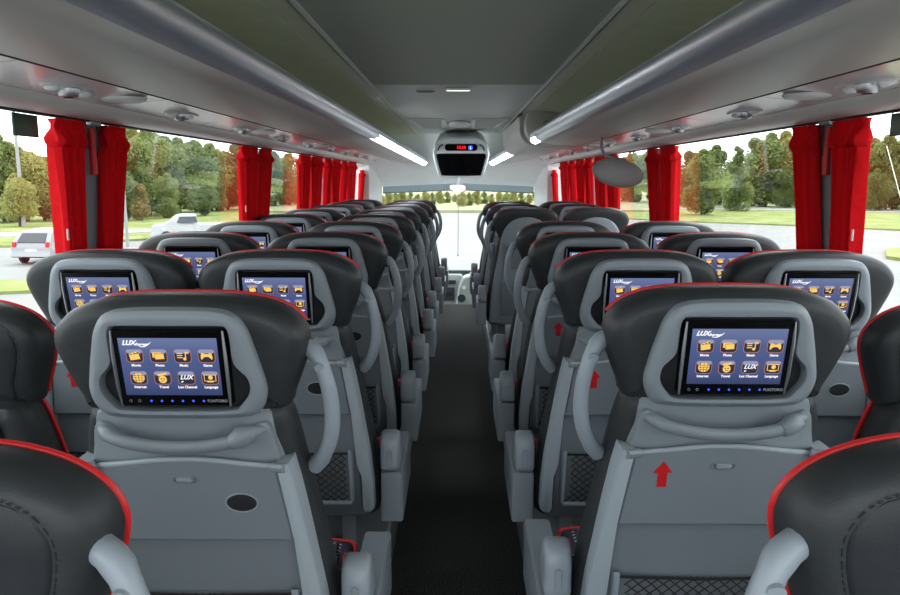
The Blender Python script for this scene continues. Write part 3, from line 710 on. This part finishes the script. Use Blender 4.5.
# ------------------------------------------------------------------ curtains
def curtain(sg, y0, y1, label, n, ztop=1.676, seed=0, tagged=False, zbot=0.93, lean=0.0):
    rnd = random.Random(seed); yc = (y0 + y1) / 2; w = y1 - y0
    r = thing('curtain', label, 'curtain', (sg * 1.195, yc, zbot), 'red window curtains')
    loc = (-sg * 1.195, -yc, -zbot)
    def ring(z, hw, amp, ph, xo):
        N = 10 * n; f = []; b = []
        for i in range(N + 1):
            u = i / N; y = yc + lean * (1 - (z - zbot) / (ztop - zbot)) + (u - 0.5) * hw
            a = amp * (math.sin(2 * PI * n * u + ph) + 0.35 * math.sin(2 * PI * n * 2.3 * u + 1.7 * ph + seed))
            f.append((sg * (1.195 + xo) - sg * a, y, z)); b.append((sg * (1.195 + xo + 0.004) - sg * a, y, z))
        return f + b[::-1]
    mb = MB(); rings = []
    zs = [zbot + (ztop - 0.07 - zbot) * i / 14 for i in range(15)]
    for i, z in enumerate(zs):
        t = i / 14; pinch = 0.80 + 0.16 * abs(2 * t - 0.9)
        rings.append(ring(z, w * pinch, 0.024 * (0.75 + 0.25 * t), 0.5 * math.sin(t * 3 + seed), 0.038 * (1 - t)))
    mb.loft(rings, 'curtain'); body = mb.build('drape', r, 70, loc)
    mb = MB(); rings = []
    for i in range(7):
        t = i / 6; z = ztop - 0.085 + 0.083 * t
        hw = w * (0.97 + 0.12 * math.sin(t * PI)); rings.append(ring(z, hw, 0.020 + 0.010 * math.sin(t * PI * 2), 0.3 + 0.5 * t, -0.006))
    mb.loft(rings, 'curtain'); mb.build('gathered_heading', r, 70, loc)
    if tagged:
        mb = MB(); mb.box((sg * 1.186, y0 + 0.035, 1.33), (0.003, 0.009, 0.034), 'tag'); mb.build('white_tag', r, 40, loc)
CUR = [(2.235, 2.42, 5, 'rear', 'nearest'), (2.545, 2.715, 5, 'front', 'nearest'), (4.17, 4.46, 6, 'rear', 'second'), (4.58, 4.80, 5, 'front', 'second')]
for sn, sg in (('left', -1), ('right', 1)):
    for i, (a, b, n, half, which) in enumerate(CUR):
        if half == 'front' and which == 'nearest' and sg > 0: pass
        curtain(sg, a, b, f'red pleated curtain on the {half} side of the {which} {sn} window pillar', n, seed=i + (10 if sg > 0 else 0), tagged=(i in (0, 2) if sg < 0 else i == 0), lean=(0.05 if half == 'rear' else -0.05))
    for k, (a, b, c_, d_) in enumerate(((5.72, 6.06, 6.16, 6.60), (6.82, 7.08, 7.18, 7.62), (7.80, 8.12, 8.22, 8.85))):
        wh = ('third', 'fourth', 'fifth')[k]
        curtain(sg, a, b, f'red pleated curtain on the rear side of the {wh} {sn} window pillar', 6, seed=21 + k)
        curtain(sg, c_, d_, f'red pleated curtain on the front side of the {wh} {sn} window pillar', 7, seed=31 + k)
    curtain(sg, 9.30, 9.55, f'small red curtain on the {sn} beside the windscreen corner', 5, seed=24, ztop=1.60)
    # hammer on nearest pillar
    r = thing('emergency_hammer', f'small red emergency hammer in a holder on the nearest {sn} pillar', 'hammer', (sg * 1.19, 2.475, 1.60))
    mb = MB(); mb.tube([(sg * 0.0, 0, -0.09), (0, 0, 0.06)], [0.013, 0.010], 'red_mark', 10); mb.build('handle', r)
    mb = MB(); mb.tube([(-sg * 0.01, -0.035, 0.075), (-sg * 0.01, 0.035, 0.075)], 0.009, 'chrome', 10); mb.build('head', r)
    mb = MB(); mb.box((sg * 0.012, 0.0, 0.02), (0.012, 0.05, 0.05), 'sill', 0.004); mb.tube([(-sg * 0.012, 0.01, 0.07), (-sg * 0.014, 0.02, 0.02), (-sg * 0.01, 0.01, -0.03)], 0.002, 'rubber', 6); mb.build('holder', r)
    # exit sign
    r = thing('window_sign', f'dark green sign at the top of the {sn} window nearest the camera', 'sign', (sg * 1.205, 2.125 if sg < 0 else 2.09, 1.645))
    mb = MB(); mb.box((0, 0, 0), (0.006, 0.12 , 0.062), 'green_sign', 0.002); mb.build('plate', r)

# ------------------------------------------------------------------ oval mirror
r = thing('oval_mirror', 'grey oval mirror back hanging below the right luggage rack', 'mirror', (0.955, 4.55, 1.53))
mb = MB(); N = 32
def ell(s_, y): return [(0.158 * s_ * math.cos(2 * PI * k / N), y + 0.10 * 0.158 * s_ * math.cos(2 * PI * k / N), 0.085 * s_ * math.sin(2 * PI * k / N) - 0.035 * 0.158 / 0.158 * s_ * math.cos(2 * PI * k / N) * 0.6) for k in range(N)]
mb.loft([ell(0.55, -0.030), ell(0.85, -0.020), ell(0.98, -0.006), ell(1.0, 0.004), ell(0.98, 0.012)], 'oval'); mb.build('mirror_back', r, 60)
mb = MB(); mb.loft([ell(0.94, 0.0125), ell(0.5, 0.030), ell(0.1, 0.034)], 'mirror'); mb.build('mirror_face', r, 60)
mb = MB(); mb.tube([(-0.10, 0.02, 0.21), (-0.10, 0.02, 0.15), (-0.085, 0.02, 0.11), (-0.04, 0.015, 0.09), (0.05, 0.015, 0.075)], 0.009, 'plastic', 8); mb.build('bracket', r, 60)

# ------------------------------------------------------------------ ceiling fittings
r = thing('ceiling_lamp', 'narrow white lamp strip in the middle of the ceiling', 'ceiling lamp', (0.0, 4.37, 2.0))
mb = MB(); mb.box((0.0, 0, -0.006), (0.15, 0.06, 0.012), 'white', 0.004); mb.build('frame', r)
mb = MB(); mb.box((0.0, 0, -0.012), (0.13, 0.04, 0.004), 'lamp', 0.001); mb.build('lens', r)
r = thing('ceiling_hatch_latch', 'small dark slot latch in the ceiling left of the lamp strip', 'latch', (-0.19, 4.50, 2.0))
mb = MB(); mb.box((0, 0, -0.003), (0.11, 0.03, 0.006), 'ceiling', 0.003); mb.build('plate', r)
mb = MB(); mb.box((0, 0, -0.006), (0.08, 0.012, 0.004), 'rubber'); mb.build('slot', r)
for sx, w in ((-1, 'left'), (1, 'right')):
    r = thing('ceiling_vent', f'perforated pale ceiling vent, {w} of the round cover above the front monitor', 'vent', (sx * 0.27, 7.15, 2.0))
    o = [(sx * (-0.15), -0.60), (sx * 0.17, -0.60), (sx * 0.10, 0.50), (sx * (-0.13), 0.50), (sx * (-0.16), 0.0)]
    mb = MB(); mb.loft([[(x, y, 0.002) for x, y in o], [(x, y, -0.010) for x, y in o]], 'grille'); mb.build('frame', r)
    mb = MB()
    for k in range(22):
        y = -0.57 + 0.048 * k; mb.box((-sx * 0.02 * k / 22, y, -0.0105), (0.25 - 0.07 * k / 22, 0.010, 0.003), 'ceiling_pale')
    mb.build('grating', r)
r = thing('ceiling_cover', 'round grey cover between the two ceiling vents', 'cover', (0.01, 7.15, 2.0))
mb = MB(); mb.lathe([(0.02, -0.022), (0.085, -0.02), (0.10, -0.010), (0.104, 0.0)], (0, 0, 0), 'grille', 28); mb.v = [(x, y * 3.4, z) for x, y, z in mb.v]; mb.build('dome', r)
mb = MB(); mb.lathe([(0.105, -0.004), (0.111, -0.003), (0.113, 0.001)], (0, 0, 0), 'pillar', 28); mb.v = [(x, y * 3.4, z) for x, y, z in mb.v]; mb.build('rim', r)

# front monitor console
r = thing('monitor_console', 'white ceiling console with black monitor and red clock above the windscreen', 'monitor', (0.03, 7.83, 1.5)); r.rotation_euler = (math.radians(12), 0, 0)
mb = MB()
o = cr(mirror([(0, 0.41), (0.17, 0.405), (0.25, 0.36), (0.285, 0.27), (0.282, 0.20), (0.245, 0.06), (0.225, 0.02), (0.19, 0.0), (0, -0.002)]), 4)
mb.pillow(o, [(0.035, 0.012), (0.03, -0.002), (0.012, -0.008), (0, 0.01), (0, 0.10), (0.02, 0.60)], 'white'); mb.build('casing', r, 40)
mb = MB(); o = cr(mirror([(0, 0.252), (0.20, 0.252), (0.243, 0.246), (0.248, 0.22), (0.205, 0.045), (0.185, 0.028), (0, 0.024)]), 4)
mb.pillow(o, [(0, 0.008), (0, -0.010), (0.004, -0.014)], 'black'); mo = mb.build('monitor', r, 40)
mb = MB(); mb.box((0, -0.0145, 0.140), (0.34, 0.003, 0.19), 'black', 0.001); mb.build('screen', mo)
mb = MB(); mb.pillow(rrect(0, 0.315, 0.33, 0.068, 0.028), [(0, 0.008), (0, -0.010), (0.003, -0.013)], 'black'); cl = mb.build('clock', r)
mb = MB(); text(mb, '12:10', 0.0, 0.315, -0.0145, 0.042, 'led_red', 0, 0.0012); mb.build('red_digits', cl)
mb = MB(); mb.pillow(rrect(0.095, 0.313, 0.045, 0.040, 0.012), [(0, -0.012), (0, -0.0142)], 'led_blue'); mb.disc((0.095, -0.0146, 0.322), 0.006, 'ic_white', 10); flat2d(mb, [(0.088, 0.297), (0.102, 0.297), (0.099, 0.314), (0.091, 0.314)], -0.0148, 'ic_white')
mb.build('blue_light', cl)
for sx in (-1, 1):
    mb = MB(); mb.tube([(sx * 0.185, -0.012, 0.345), (sx * 0.22, -0.012, 0.325), (sx * 0.235, -0.010, 0.285)], 0.008, 'dash_dark', 8); mb.build('side_slot', r)

# ------------------------------------------------------------------ front bulkhead, windscreen, dashboard
mb = MB()
rows = [(8.6, 2.0), (9.0, 1.93), (9.3, 1.80), (9.55, 1.62), (9.66, 1.42), (9.70, 1.392)]
rings = [[(-1.28 + 2.56 * i / 12, y + 0.10 * (1 - (abs(i - 6) / 6) ** 2), z) for i in range(13)] for y, z in rows]
mb.loft(rings, 'white', (False, False), False)
rings2 = [[(x, y + 0.1, z + 0.05) for x, y, z in r_] for r_ in rings]; mb.loft(rings2, 'white', (False, False), False)
for sg in (-1, 1):
    mb.add([(sg * x, y, z) for z in (0.6, 1.75) for x, y in ((0.975, 9.70), (1.12, 9.52), (1.36, 9.56), (1.06, 9.80))], [[0, 1, 2, 3], [4, 5, 6, 7], [0, 1, 5, 4], [1, 2, 6, 5], [2, 3, 7, 6], [3, 0, 4, 7]], 'white')
struct(mb, 'wall_front')
mb = MB(); mb.add([(x, y, z) for t in (0, 0.008) for x, y, z in ((-1.15, 9.86 + t, 0.1), (1.15, 9.86 + t, 0.1), (1.15, 9.80 + t, 1.52), (-1.15, 9.80 + t, 1.52))], [[0, 1, 2, 3], [4, 5, 6, 7], [0, 1, 5, 4], [1, 2, 6, 5], [2, 3, 7, 6], [3, 0, 4, 7]], 'glass')
struct(mb, 'window_15')
mb = MB(); mb.box((0, 9.84, -0.55), (2.6, 0.06, 1.70), 'wall'); struct(mb, 'wall_nose')
mb = MB(); mb.box((0, 9.35, -0.35), (2.6, 0.95, 0.06), 'carpet'); mb.box((0, 8.90, -0.19), (2.6, 0.02, 0.37), 'wall'); struct(mb, 'floor_front')
for sx, w in ((-1, 'left'), (1, 'right')):
    r = thing('sun_blind', f'grey roller sun blind across the {w} half of the windscreen', 'blind', (sx * 0.5, 9.66, 1.40))
    x0, x1 = (-0.96, -0.03) if sx < 0 else (0.06, 0.965)
    zi, zo = 1.432, 1.392
    zl, zr = (zo, zi) if sx < 0 else (zi, zo)
    P = [(x0, zl), (x1, zr), (x1, zr - 0.082), (x0, zl - 0.082)]
    mb = MB(); mb.loft([[(x - sx * 0.5, 0, z - 1.40) for x, z in P], [(x - sx * 0.5, 0.01, z - 1.40) for x, z in P]], 'blind'); mb.build('fabric', r)
    mb = MB(); mb.tube([(x0 - sx * 0.5, 0, zl - 0.082 - 1.40), (x1 - sx * 0.5, 0, zr - 0.082 - 1.40)], 0.007, 'pillar', 8); mb.build('bottom_bar', r)
r = thing('rear_view_mirror', 'small bright mirror on a stalk at the top centre of the windscreen', 'mirror', (0.0, 9.6, 1.37))
mb = MB(); mb.pillow(cr([(-0.115, 0.01), (-0.10, 0.045), (0, 0.055), (0.09, 0.04), (0.105, -0.005), (0.08, -0.04), (0, -0.048), (-0.09, -0.03)], 4), [(0.012, -0.02), (0, -0.01), (0, 0.01), (0.02, 0.03)], 'mirror'); mb.build('glass', r)
mb = MB(); mb.tube([(0.0, 0.03, 0.03), (0.01, 0.03, 0.09), (0.01, 0.06, 0.15)], 0.018, 'white', 8); mb.build('stalk', r)
r = thing('hanging_cord', 'thin dark cord hanging down the middle of the windscreen', 'cord', (0.0, 9.68, 1.30))
mb = MB(); mb.tube([(0, 0, 0.0), (0.002, 0, -0.4), (0, 0, -0.78)], 0.004, 'pillar', 6); mb.build('line', r)
mb = MB(); mb.tube([(0, 0, -0.78), (0, 0, -0.80)], 0.007, 'rubber', 6); mb.build('weight', r)

r = thing('dashboard', 'pale dashboard with dark radio and rounded centre console at the end of the aisle', 'dashboard', (0, 9.3, -0.32))
mb = MB(); mb.box((0, 0.40, 0.600), (2.3, 0.20, 0.09), 'dash_dark', 0.03); mb.build('top', r)
mb = MB(); mb.box((-0.14, 0.12, 0.31), (0.40, 0.30, 0.62), 'dash', 0.04, rx=-0.12); mb.build('console', r)
mb = MB(); mb.box((-0.135, -0.035, 0.39), (0.19, 0.03, 0.16), 'dash_dark', 0.008, rx=-0.12); mb.box((-0.135, -0.052, 0.39), (0.14, 0.01, 0.05), 'rubber', 0.004, rx=-0.12); mb.build('radio', r)
mb = MB(); mb.box((-0.135, -0.02, 0.535), (0.22, 0.03, 0.05), 'dash_dark', 0.006); mb.build('switch_row', r)
mb = MB(); o = cr([(-0.05, 0.0), (-0.02, 0.30), (0.02, 0.52), (0.10, 0.61), (0.26, 0.60), (0.32, 0.45), (0.34, 0.0)], 4)
mb.pillow(o, [(0.02, -0.10), (0, -0.08), (0, 0.15), (0.03, 0.22)], 'dash'); ps = mb.build('side_panel', r, 40)
mb = MB(); mb.disc((0.045, -0.106, 0.345), 0.05, 'dash_dark', 20, 'y', -0.006); mb.build('speaker', ps)
mb = MB(); mb.disc((0.075, -0.106, 0.48), 0.028, 'white', 16, 'y', -0.01); mb.build('knob', ps)
mb = MB(); mb.box((0.18, -0.106, 0.48), (0.05, 0.012, 0.10), 'rubber', 0.01); mb.build('handset', ps)

# ------------------------------------------------------------------ outside
mb = MB(); mb.add([(-400, -300, GZ), (400, -300, GZ), (400, 500, GZ), (-400, 500, GZ)], [[0, 1, 2, 3]], 'asphalt'); struct(mb, 'ground')
def patch(name, pts, m, h):
    mb = MB(); mb.loft([[(x, y, GZ + 0.002) for x, y in pts], [(x, y, GZ + h) for x, y in pts]], m, (False, True)); return struct(mb, name)
def P(px, py):     # photo ground point -> place outside (used once to survey the site)
    f = 750.0; pit = math.atan(119.5 / f)
    x, z, y = (px - 450) / f, -(py - 297.5) / f, 1.0
    y, z = y * math.cos(pit) + z * math.sin(pit), -y * math.sin(pit) + z * math.cos(pit)
    t = (GZ - ZC) / z; yaw = math.atan(8 / f)
    return (t * x * math.cos(yaw) - t * y * math.sin(yaw), t * x * math.sin(yaw) + t * y * math.cos(yaw))
patch('lawn_near_left', [P(-120, 284), P(60, 282), P(100, 275), P(300, 262), P(300, 270), P(100, 285), P(60, 292), P(-120, 300)], 'grass', 0.10)
patch('lawn_left', [P(-300, 252), P(40, 247), P(200, 237), P(300, 229), P(330, 205), P(150, 207), P(-300, 214)], 'grass', 0.12)
patch('path_left', [P(-300, 238), P(60, 234), P(200, 229), P(200, 232), P(60, 238.5), P(-300, 243)], 'concrete', 0.16)
patch('lawn_right', [P(600, 218), P(680, 222), P(790, 226), P(900, 231), P(1200, 242), P(1200, 205), P(800, 203), P(600, 201)], 'grass', 0.12)
patch('path_right', [P(600, 209.5), P(750, 211), P(1000, 216), P(1000, 211.5), P(750, 207), P(600, 206.0)], 'concrete', 0.16)
patch('island_right', [P(885, 252), P(930, 247), P(1100, 258), P(1100, 275), P(930, 266), P(886, 259)], 'grass', 0.15)
patch('lawn_near_right', [P(770, 330), P(960, 330), P(1200, 380), P(1200, 470), P(960, 420), P(780, 400)], 'grass', 0.12)
patch('meadow_front', [P(250, 214), P(440, 213), P(660, 213), P(660, 188), P(440, 187), P(250, 188)], 'meadow', 0.3)

def crown_mesh(seed, H, R, n, m, conical=False):
    rnd = random.Random(seed); mb = MB(); v = []; f = []
    blobs = []
    for k in range(14):
        t = rnd.random(); z = H * (0.12 + 0.78 * t); rr = R * (1.0 - 0.75 * t) if conical else R * math.sqrt(max(0.12, 1 - (2 * t - 0.85) ** 2))
        a = rnd.random() * 2 * PI; d = rr * 0.55 * rnd.random() ** 0.5
        blobs.append((d * math.cos(a), d * math.sin(a), z, rr * (0.45 + 0.3 * rnd.random())))
    for i in range(n):
        b = rnd.choice(blobs); a = rnd.random() * 2 * PI; u = rnd.uniform(-1, 1); q = b[3] * (0.55 + 0.5 * rnd.random())
        sx = math.sqrt(1 - u * u)
        c = Vector((b[0] + q * sx * math.cos(a), b[1] + q * sx * math.sin(a), b[2] + q * u))
        s_ = rnd.uniform(0.10, 0.24)
        t1 = Vector((rnd.gauss(0, 1), rnd.gauss(0, 1), rnd.gauss(0, 1))).normalized(); t2 = t1.orthogonal().normalized()
        k = len(v); v += [tuple(c - t1 * s_), tuple(c + t2 * s_ * 0.55), tuple(c + t1 * s_), tuple(c - t2 * s_ * 0.55)]; f.append([k, k + 1, k + 2, k + 3])
    mb.add(v, f, m); return mb
TREES = {}
def tree(kind, x, y, H, label, group, rz, grp):
    if kind not in TREES:
        m, R, con, sd, n = {'green': ('leaf_green', 3.6, False, 1, 15000), 'dark': ('leaf_dark', 3.8, False, 2, 15000), 'yellow': ('leaf_yellow', 3.2, False, 3, 13000), 'rust': ('leaf_rust', 2.8, False, 4, 11000), 'birch': ('leaf_green', 2.3, True, 5, 12000)}[kind]
        r = thing('tree', label, 'tree', (x, y, GZ), grp, rz)
        c = crown_mesh(sd, 10.0, R, n, m, con).build('crown', r)
        mb = MB(); mb.tube([(0, 0, 0), (0.1, 0.05, 3.0), (0, 0.1, 6.0), (0.05, 0, 8.5)], [0.22, 0.17, 0.11, 0.04], 'bark', 8)
        for k in range(5):
            a = k * 1.3; mb.tube([(0.05, 0.05, 3.0 + k * 0.9), (1.2 * math.cos(a), 1.2 * math.sin(a), 4.2 + k)], [0.07, 0.03], 'bark', 6)
        mb.build('trunk', r)
        r.scale = (H / 10,) * 3
        TREES[kind] = (r, tree_of(r))
    else:
        r = dup(TREES[kind][0], (x, y, GZ), label, grp, TREES[kind][1], rz, (H / 10,) * 3)
    r['label'] = label
    return r
KL = {'green': 'leafy mid-green tree', 'dark': 'dense dark green tree', 'yellow': 'yellowing broadleaf tree', 'rust': 'rust-brown autumn tree', 'birch': 'slim pale green birch'}
def wood(px, base, top, kind, where):
    x, y = P(px, base); d = math.hypot(x, y)
    H = (base - top) / 750.0 * y * 1.0
    tree(kind, x, y, max(2.0, H), f'{KL[kind]} in the woodland edge outside the {where} windows', None, random.random() * 6.28, f'{KL[kind]}s outside the {where} windows')
LT = [(-60, 222, 120, 'green'), (-20, 223, 135, 'dark'), (5, 224, 130, 'green'), (28, 223, 142, 'yellow'), (45, 222, 150, 'rust'), (75, 220, 128, 'green'), (110, 219, 126, 'green'), (132, 216, 120, 'yellow'), (150, 217, 128, 'green'), (165, 214, 132, 'dark'), (180, 214, 136, 'green'), (196, 213, 138, 'dark'), (212, 212, 142, 'green'), (228, 211, 146, 'rust'), (240, 211, 140, 'dark'), (258, 209, 150, 'green'), (275, 208, 150, 'dark'), (290, 207, 152, 'green'), (310, 205, 158, 'dark'), (335, 203, 160, 'green'),
      (20, 228, 170, 'yellow'), (142, 222, 180, 'rust'), (170, 219, 172, 'green'), (205, 217, 178, 'dark'), (120, 222, 165, 'dark')]
for a in LT: wood(*a, 'left')
RT = [(610, 203, 158, 'dark'), (630, 204, 150, 'green'), (650, 204, 148, 'dark'), (668, 206, 150, 'rust'), (702, 216, 148, 'green'), (735, 212, 140, 'birch'), (690, 208, 150, 'dark'), (715, 206, 144, 'green'), (752, 207, 136, 'dark'), (765, 208, 132, 'green'), (782, 208, 128, 'yellow'), (800, 208, 126, 'green'), (820, 209, 130, 'green'), (845, 209, 128, 'dark'), (868, 210, 132, 'rust'), (885, 211, 134, 'green'), (905, 211, 128, 'yellow'), (930, 212, 120, 'green'), (960, 212, 120, 'dark'),
      (745, 208, 165, 'yellow'), (785, 209, 165, 'green'), (875, 212, 168, 'green'), (725, 209, 170, 'dark')]
for a in RT: wood(*a, 'right')
for i in range(26):
    px = 366 + 7.4 * i; k = ('yellow', 'green', 'yellow', 'yellow', 'green')[i % 5]; top = 189 + (i * 7) % 5; base = 204 + (i * 5) % 6
    x, y = P(px, base); tree(k, x, y, max(1.2, (base - top) / 750 * y), f'low {KL[k]} standing beyond the road ahead of the windscreen', None, random.random() * 6, f'{KL[k]}s ahead of the windscreen')

# cars
def car(name, label, px, py, rz, paint, L, H, van=False):
    x, y = P(px, py); r = thing(name, label, 'car', (x, y, GZ), None, rz)
    W = 1.72
    if van: side = [(-L / 2, 0.35), (-L / 2 + 0.02, 0.95), (-L / 2 + 0.1, 1.0), (-0.3, 1.02), (-0.2, H - 0.05), (0.0, H), (0.9, H - 0.02), (1.45, 1.1), (L / 2 - 0.1, 0.95), (L / 2, 0.6), (L / 2, 0.35), (0, 0.25)]
    else: side = [(-L / 2 + 0.05, 0.3), (-L / 2, 0.55), (-L / 2 + 0.06, 0.92), (-L / 2 + 0.45, H - 0.08), (-L / 2 + 0.75, H), (0.2, H), (0.95, 0.98), (L / 2 - 0.3, 0.86), (L / 2, 0.62), (L / 2, 0.3), (0, 0.22)]
    mb = MB(); side = cr(side, 3)
    rings = []
    for t in (-1, -0.94, -0.6, 0.6, 0.94, 1):
        rings.append([(px_, t * W / 2 * (1.0 if pz < 1.0 else 1.0 - 0.22 * (pz - 1.0) / 0.45), pz if abs(t) < 0.9 else 0.3 + (pz - 0.3) * (0.985 if abs(t) < 0.97 else 0.95)) for px_, pz in side])
    mb.loft(rings, paint); mb.build('body', r, 40)
    if van: wins = [[(-0.25, 1.08), (0.9, 1.08), (0.75, H - 0.12), (-0.15, H - 0.12)]]
    else: wins = [[(-L / 2 + 0.55, 0.98), (-0.25, 0.98), (-0.25, H - 0.10), (-L / 2 + 0.85, H - 0.10)], [(-0.17, 0.98), (0.78, 0.98), (0.2, H - 0.10), (-0.17, H - 0.10)]]
    for w in wins:
        for sy in (-1, 1):
            mb = MB(); mb.loft([[(a, sy * (W / 2 * (1 - 0.22 * max(0, b - 1.0) / 0.45) + o_), b) for a, b in w] for o_ in (-0.03, 0.012)], 'car_glass'); mb.build('side_window', r)
    if not van:
        mb = MB(); mb.add([(-L / 2 + 0.07, -0.62, 0.96), (-L / 2 + 0.07, 0.62, 0.96), (-L / 2 + 0.40, 0.55, H - 0.12), (-L / 2 + 0.40, -0.55, H - 0.12), (-L / 2 + 0.12, -0.62, 0.95), (-L / 2 + 0.12, 0.62, 0.95), (-L / 2 + 0.45, 0.55, H - 0.14), (-L / 2 + 0.45, -0.55, H - 0.14)], [[0, 1, 2, 3], [4, 5, 6, 7], [0, 1, 5, 4], [1, 2, 6, 5], [2, 3, 7, 6], [3, 0, 4, 7]], 'car_glass')
        for v_ in range(len(mb.v)): mb.v[v_] = (mb.v[v_][0] - 0.04, mb.v[v_][1], mb.v[v_][2])
        mb.build('rear_window', r)
    for sy in (-1, 1):
        mb = MB(); mb.box((-L / 2 + 0.03, sy * 0.74, 0.86), (0.10, 0.16, 0.22), 'tail', 0.02); mb.build('tail_lamp', r)
        for wx_ in (-L / 2 + 0.75, L / 2 - 0.8):
            mb = MB(); mb.disc((wx_, sy * (W / 2 - 0.10), 0.31), 0.31, 'tyre', 24, 'y', sy * 0.13); w = mb.build('wheel', r)
            mb = MB(); mb.disc((wx_, sy * (W / 2 + 0.03), 0.31), 0.19, 'chrome', 16, 'y', sy * 0.012); mb.build('hubcap', w)
    mb = MB(); mb.box((-L / 2, 0, 0.62), (0.02, 0.5, 0.11), 'white_sign', 0.004); mb.build('number_plate', r)
    return r
car('hatchback_car', 'silver hatchback on the road outside the left window', 60, 260, math.radians(86), 'car_silver', 4.0, 1.45)
car('pickup_car', 'white pickup on the road outside the left window beyond the hatchback', 194, 240, math.radians(200), 'car_white', 4.6, 1.55, True)

# posts
def post(label, px, base, top, r_, bracket=None):
    x, y = P(px, base); H = (base - top) / 750.0 * y
    r = thing('lamp_post' if bracket else 'road_post', label, 'post', (x, y, GZ), None)
    mb = MB(); mb.tube([(0, 0, 0), (0, 0, H)], [r_, r_ * 0.6], 'post', 10); mb.build('pole', r)
    if bracket:
        mb = MB(); mb.tube([(0, 0, H - 0.05), (bracket * 0.5, 0, H + 0.2), (bracket * 1.4, 0, H + 0.3)], 0.05, 'post', 8); mb.build('bracket', r)
        mb = MB(); mb.box((bracket * 1.7, 0, H + 0.3), (0.7, 0.25, 0.12), 'post', 0.04); mb.build('lamp_head', r)
    else:
        mb = MB(); mb.lathe([(r_ * 2.2, 0), (r_ * 2.2, 0.05), (r_ * 1.1, 0.15)], (0, 0, 0), 'post', 10); mb.build('foot', r)
post('tall pale lamp post outside the left window, behind the silver car', 24, 228, 60, 0.14, -1)
post('slim pale road post between the nearest left curtain and the woodland', 128, 250, 175, 0.09)
post('pale wooden pole outside the far right window', 884, 208, 100, 0.10)
x, y = P(905, 214)
r = thing('guy_wire', 'pale slanting stay wire outside the right window', 'wire', (x, y, GZ))
d = 0.040 * y
mb = MB(); mb.tube([(0, 0, 0), (-0.8 * d, 0.0, 2.2 * d)], 0.05, 'white_sign', 6); mb.build('cable', r)
mb = MB(); mb.tube([(0, 0, 0), (0, 0, 0.3)], 0.1, 'post', 8); mb.build('anchor', r)

# ------------------------------------------------------------------ light
w = bpy.data.worlds.new('overcast_sky'); scene.world = w; w.use_nodes = True
nt = w.node_tree; bg = nt.nodes['Background']
tc = nt.nodes.new('ShaderNodeTexCoord'); no = nt.nodes.new('ShaderNodeTexNoise'); no.inputs['Scale'].default_value = 2.2; no.inputs['Detail'].default_value = 5
rp = nt.nodes.new('ShaderNodeValToRGB')
rp.color_ramp.elements[0].position = 0.35; rp.color_ramp.elements[0].color = (0.80, 0.90, 1.0, 1)
rp.color_ramp.elements[1].position = 0.62; rp.color_ramp.elements[1].color = (1.0, 1.0, 1.0, 1)
nt.links.new(tc.outputs['Generated'], no.inputs['Vector']); nt.links.new(no.outputs['Fac'], rp.inputs['Fac']); nt.links.new(rp.outputs['Color'], bg.inputs['Color'])
bg.inputs['Strength'].default_value = 4.2
su = bpy.data.lights.new('sun', 'SUN'); su.energy = 3.0; su.angle = math.radians(12); su.color = (1.0, 0.96, 0.9)
so = bpy.data.objects.new('sun', su); COL.objects.link(so); so.rotation_euler = (math.radians(38), 0, math.radians(150))

# ------------------------------------------------------------------ camera
cam = bpy.data.cameras.new('camera'); cam.sensor_width = 36; cam.lens = 36 * 750 / 900; cam.clip_start = 0.02; cam.clip_end = 1000
co = bpy.data.objects.new('camera', cam); COL.objects.link(co); co.location = (0, 0, ZC)
pitch = math.atan(119.5 / 750); yaw = math.atan(8 / 750)
co.rotation_euler = (PI / 2 - pitch, 0, yaw)
scene.camera = co
scene.view_settings.view_transform = 'Standard'; scene.view_settings.look = 'None'
scene.view_settings.exposure = 0.0; scene.view_settings.gamma = 1.0; scene.view_settings.use_curve_mapping = False
cy = scene.cycles
cy.use_denoising = True; cy.max_bounces = 10; cy.diffuse_bounces = 6; cy.glossy_bounces = 4; cy.transparent_max_bounces = 16
cy.use_adaptive_sampling = True; cy.sample_clamp_indirect = 6.0
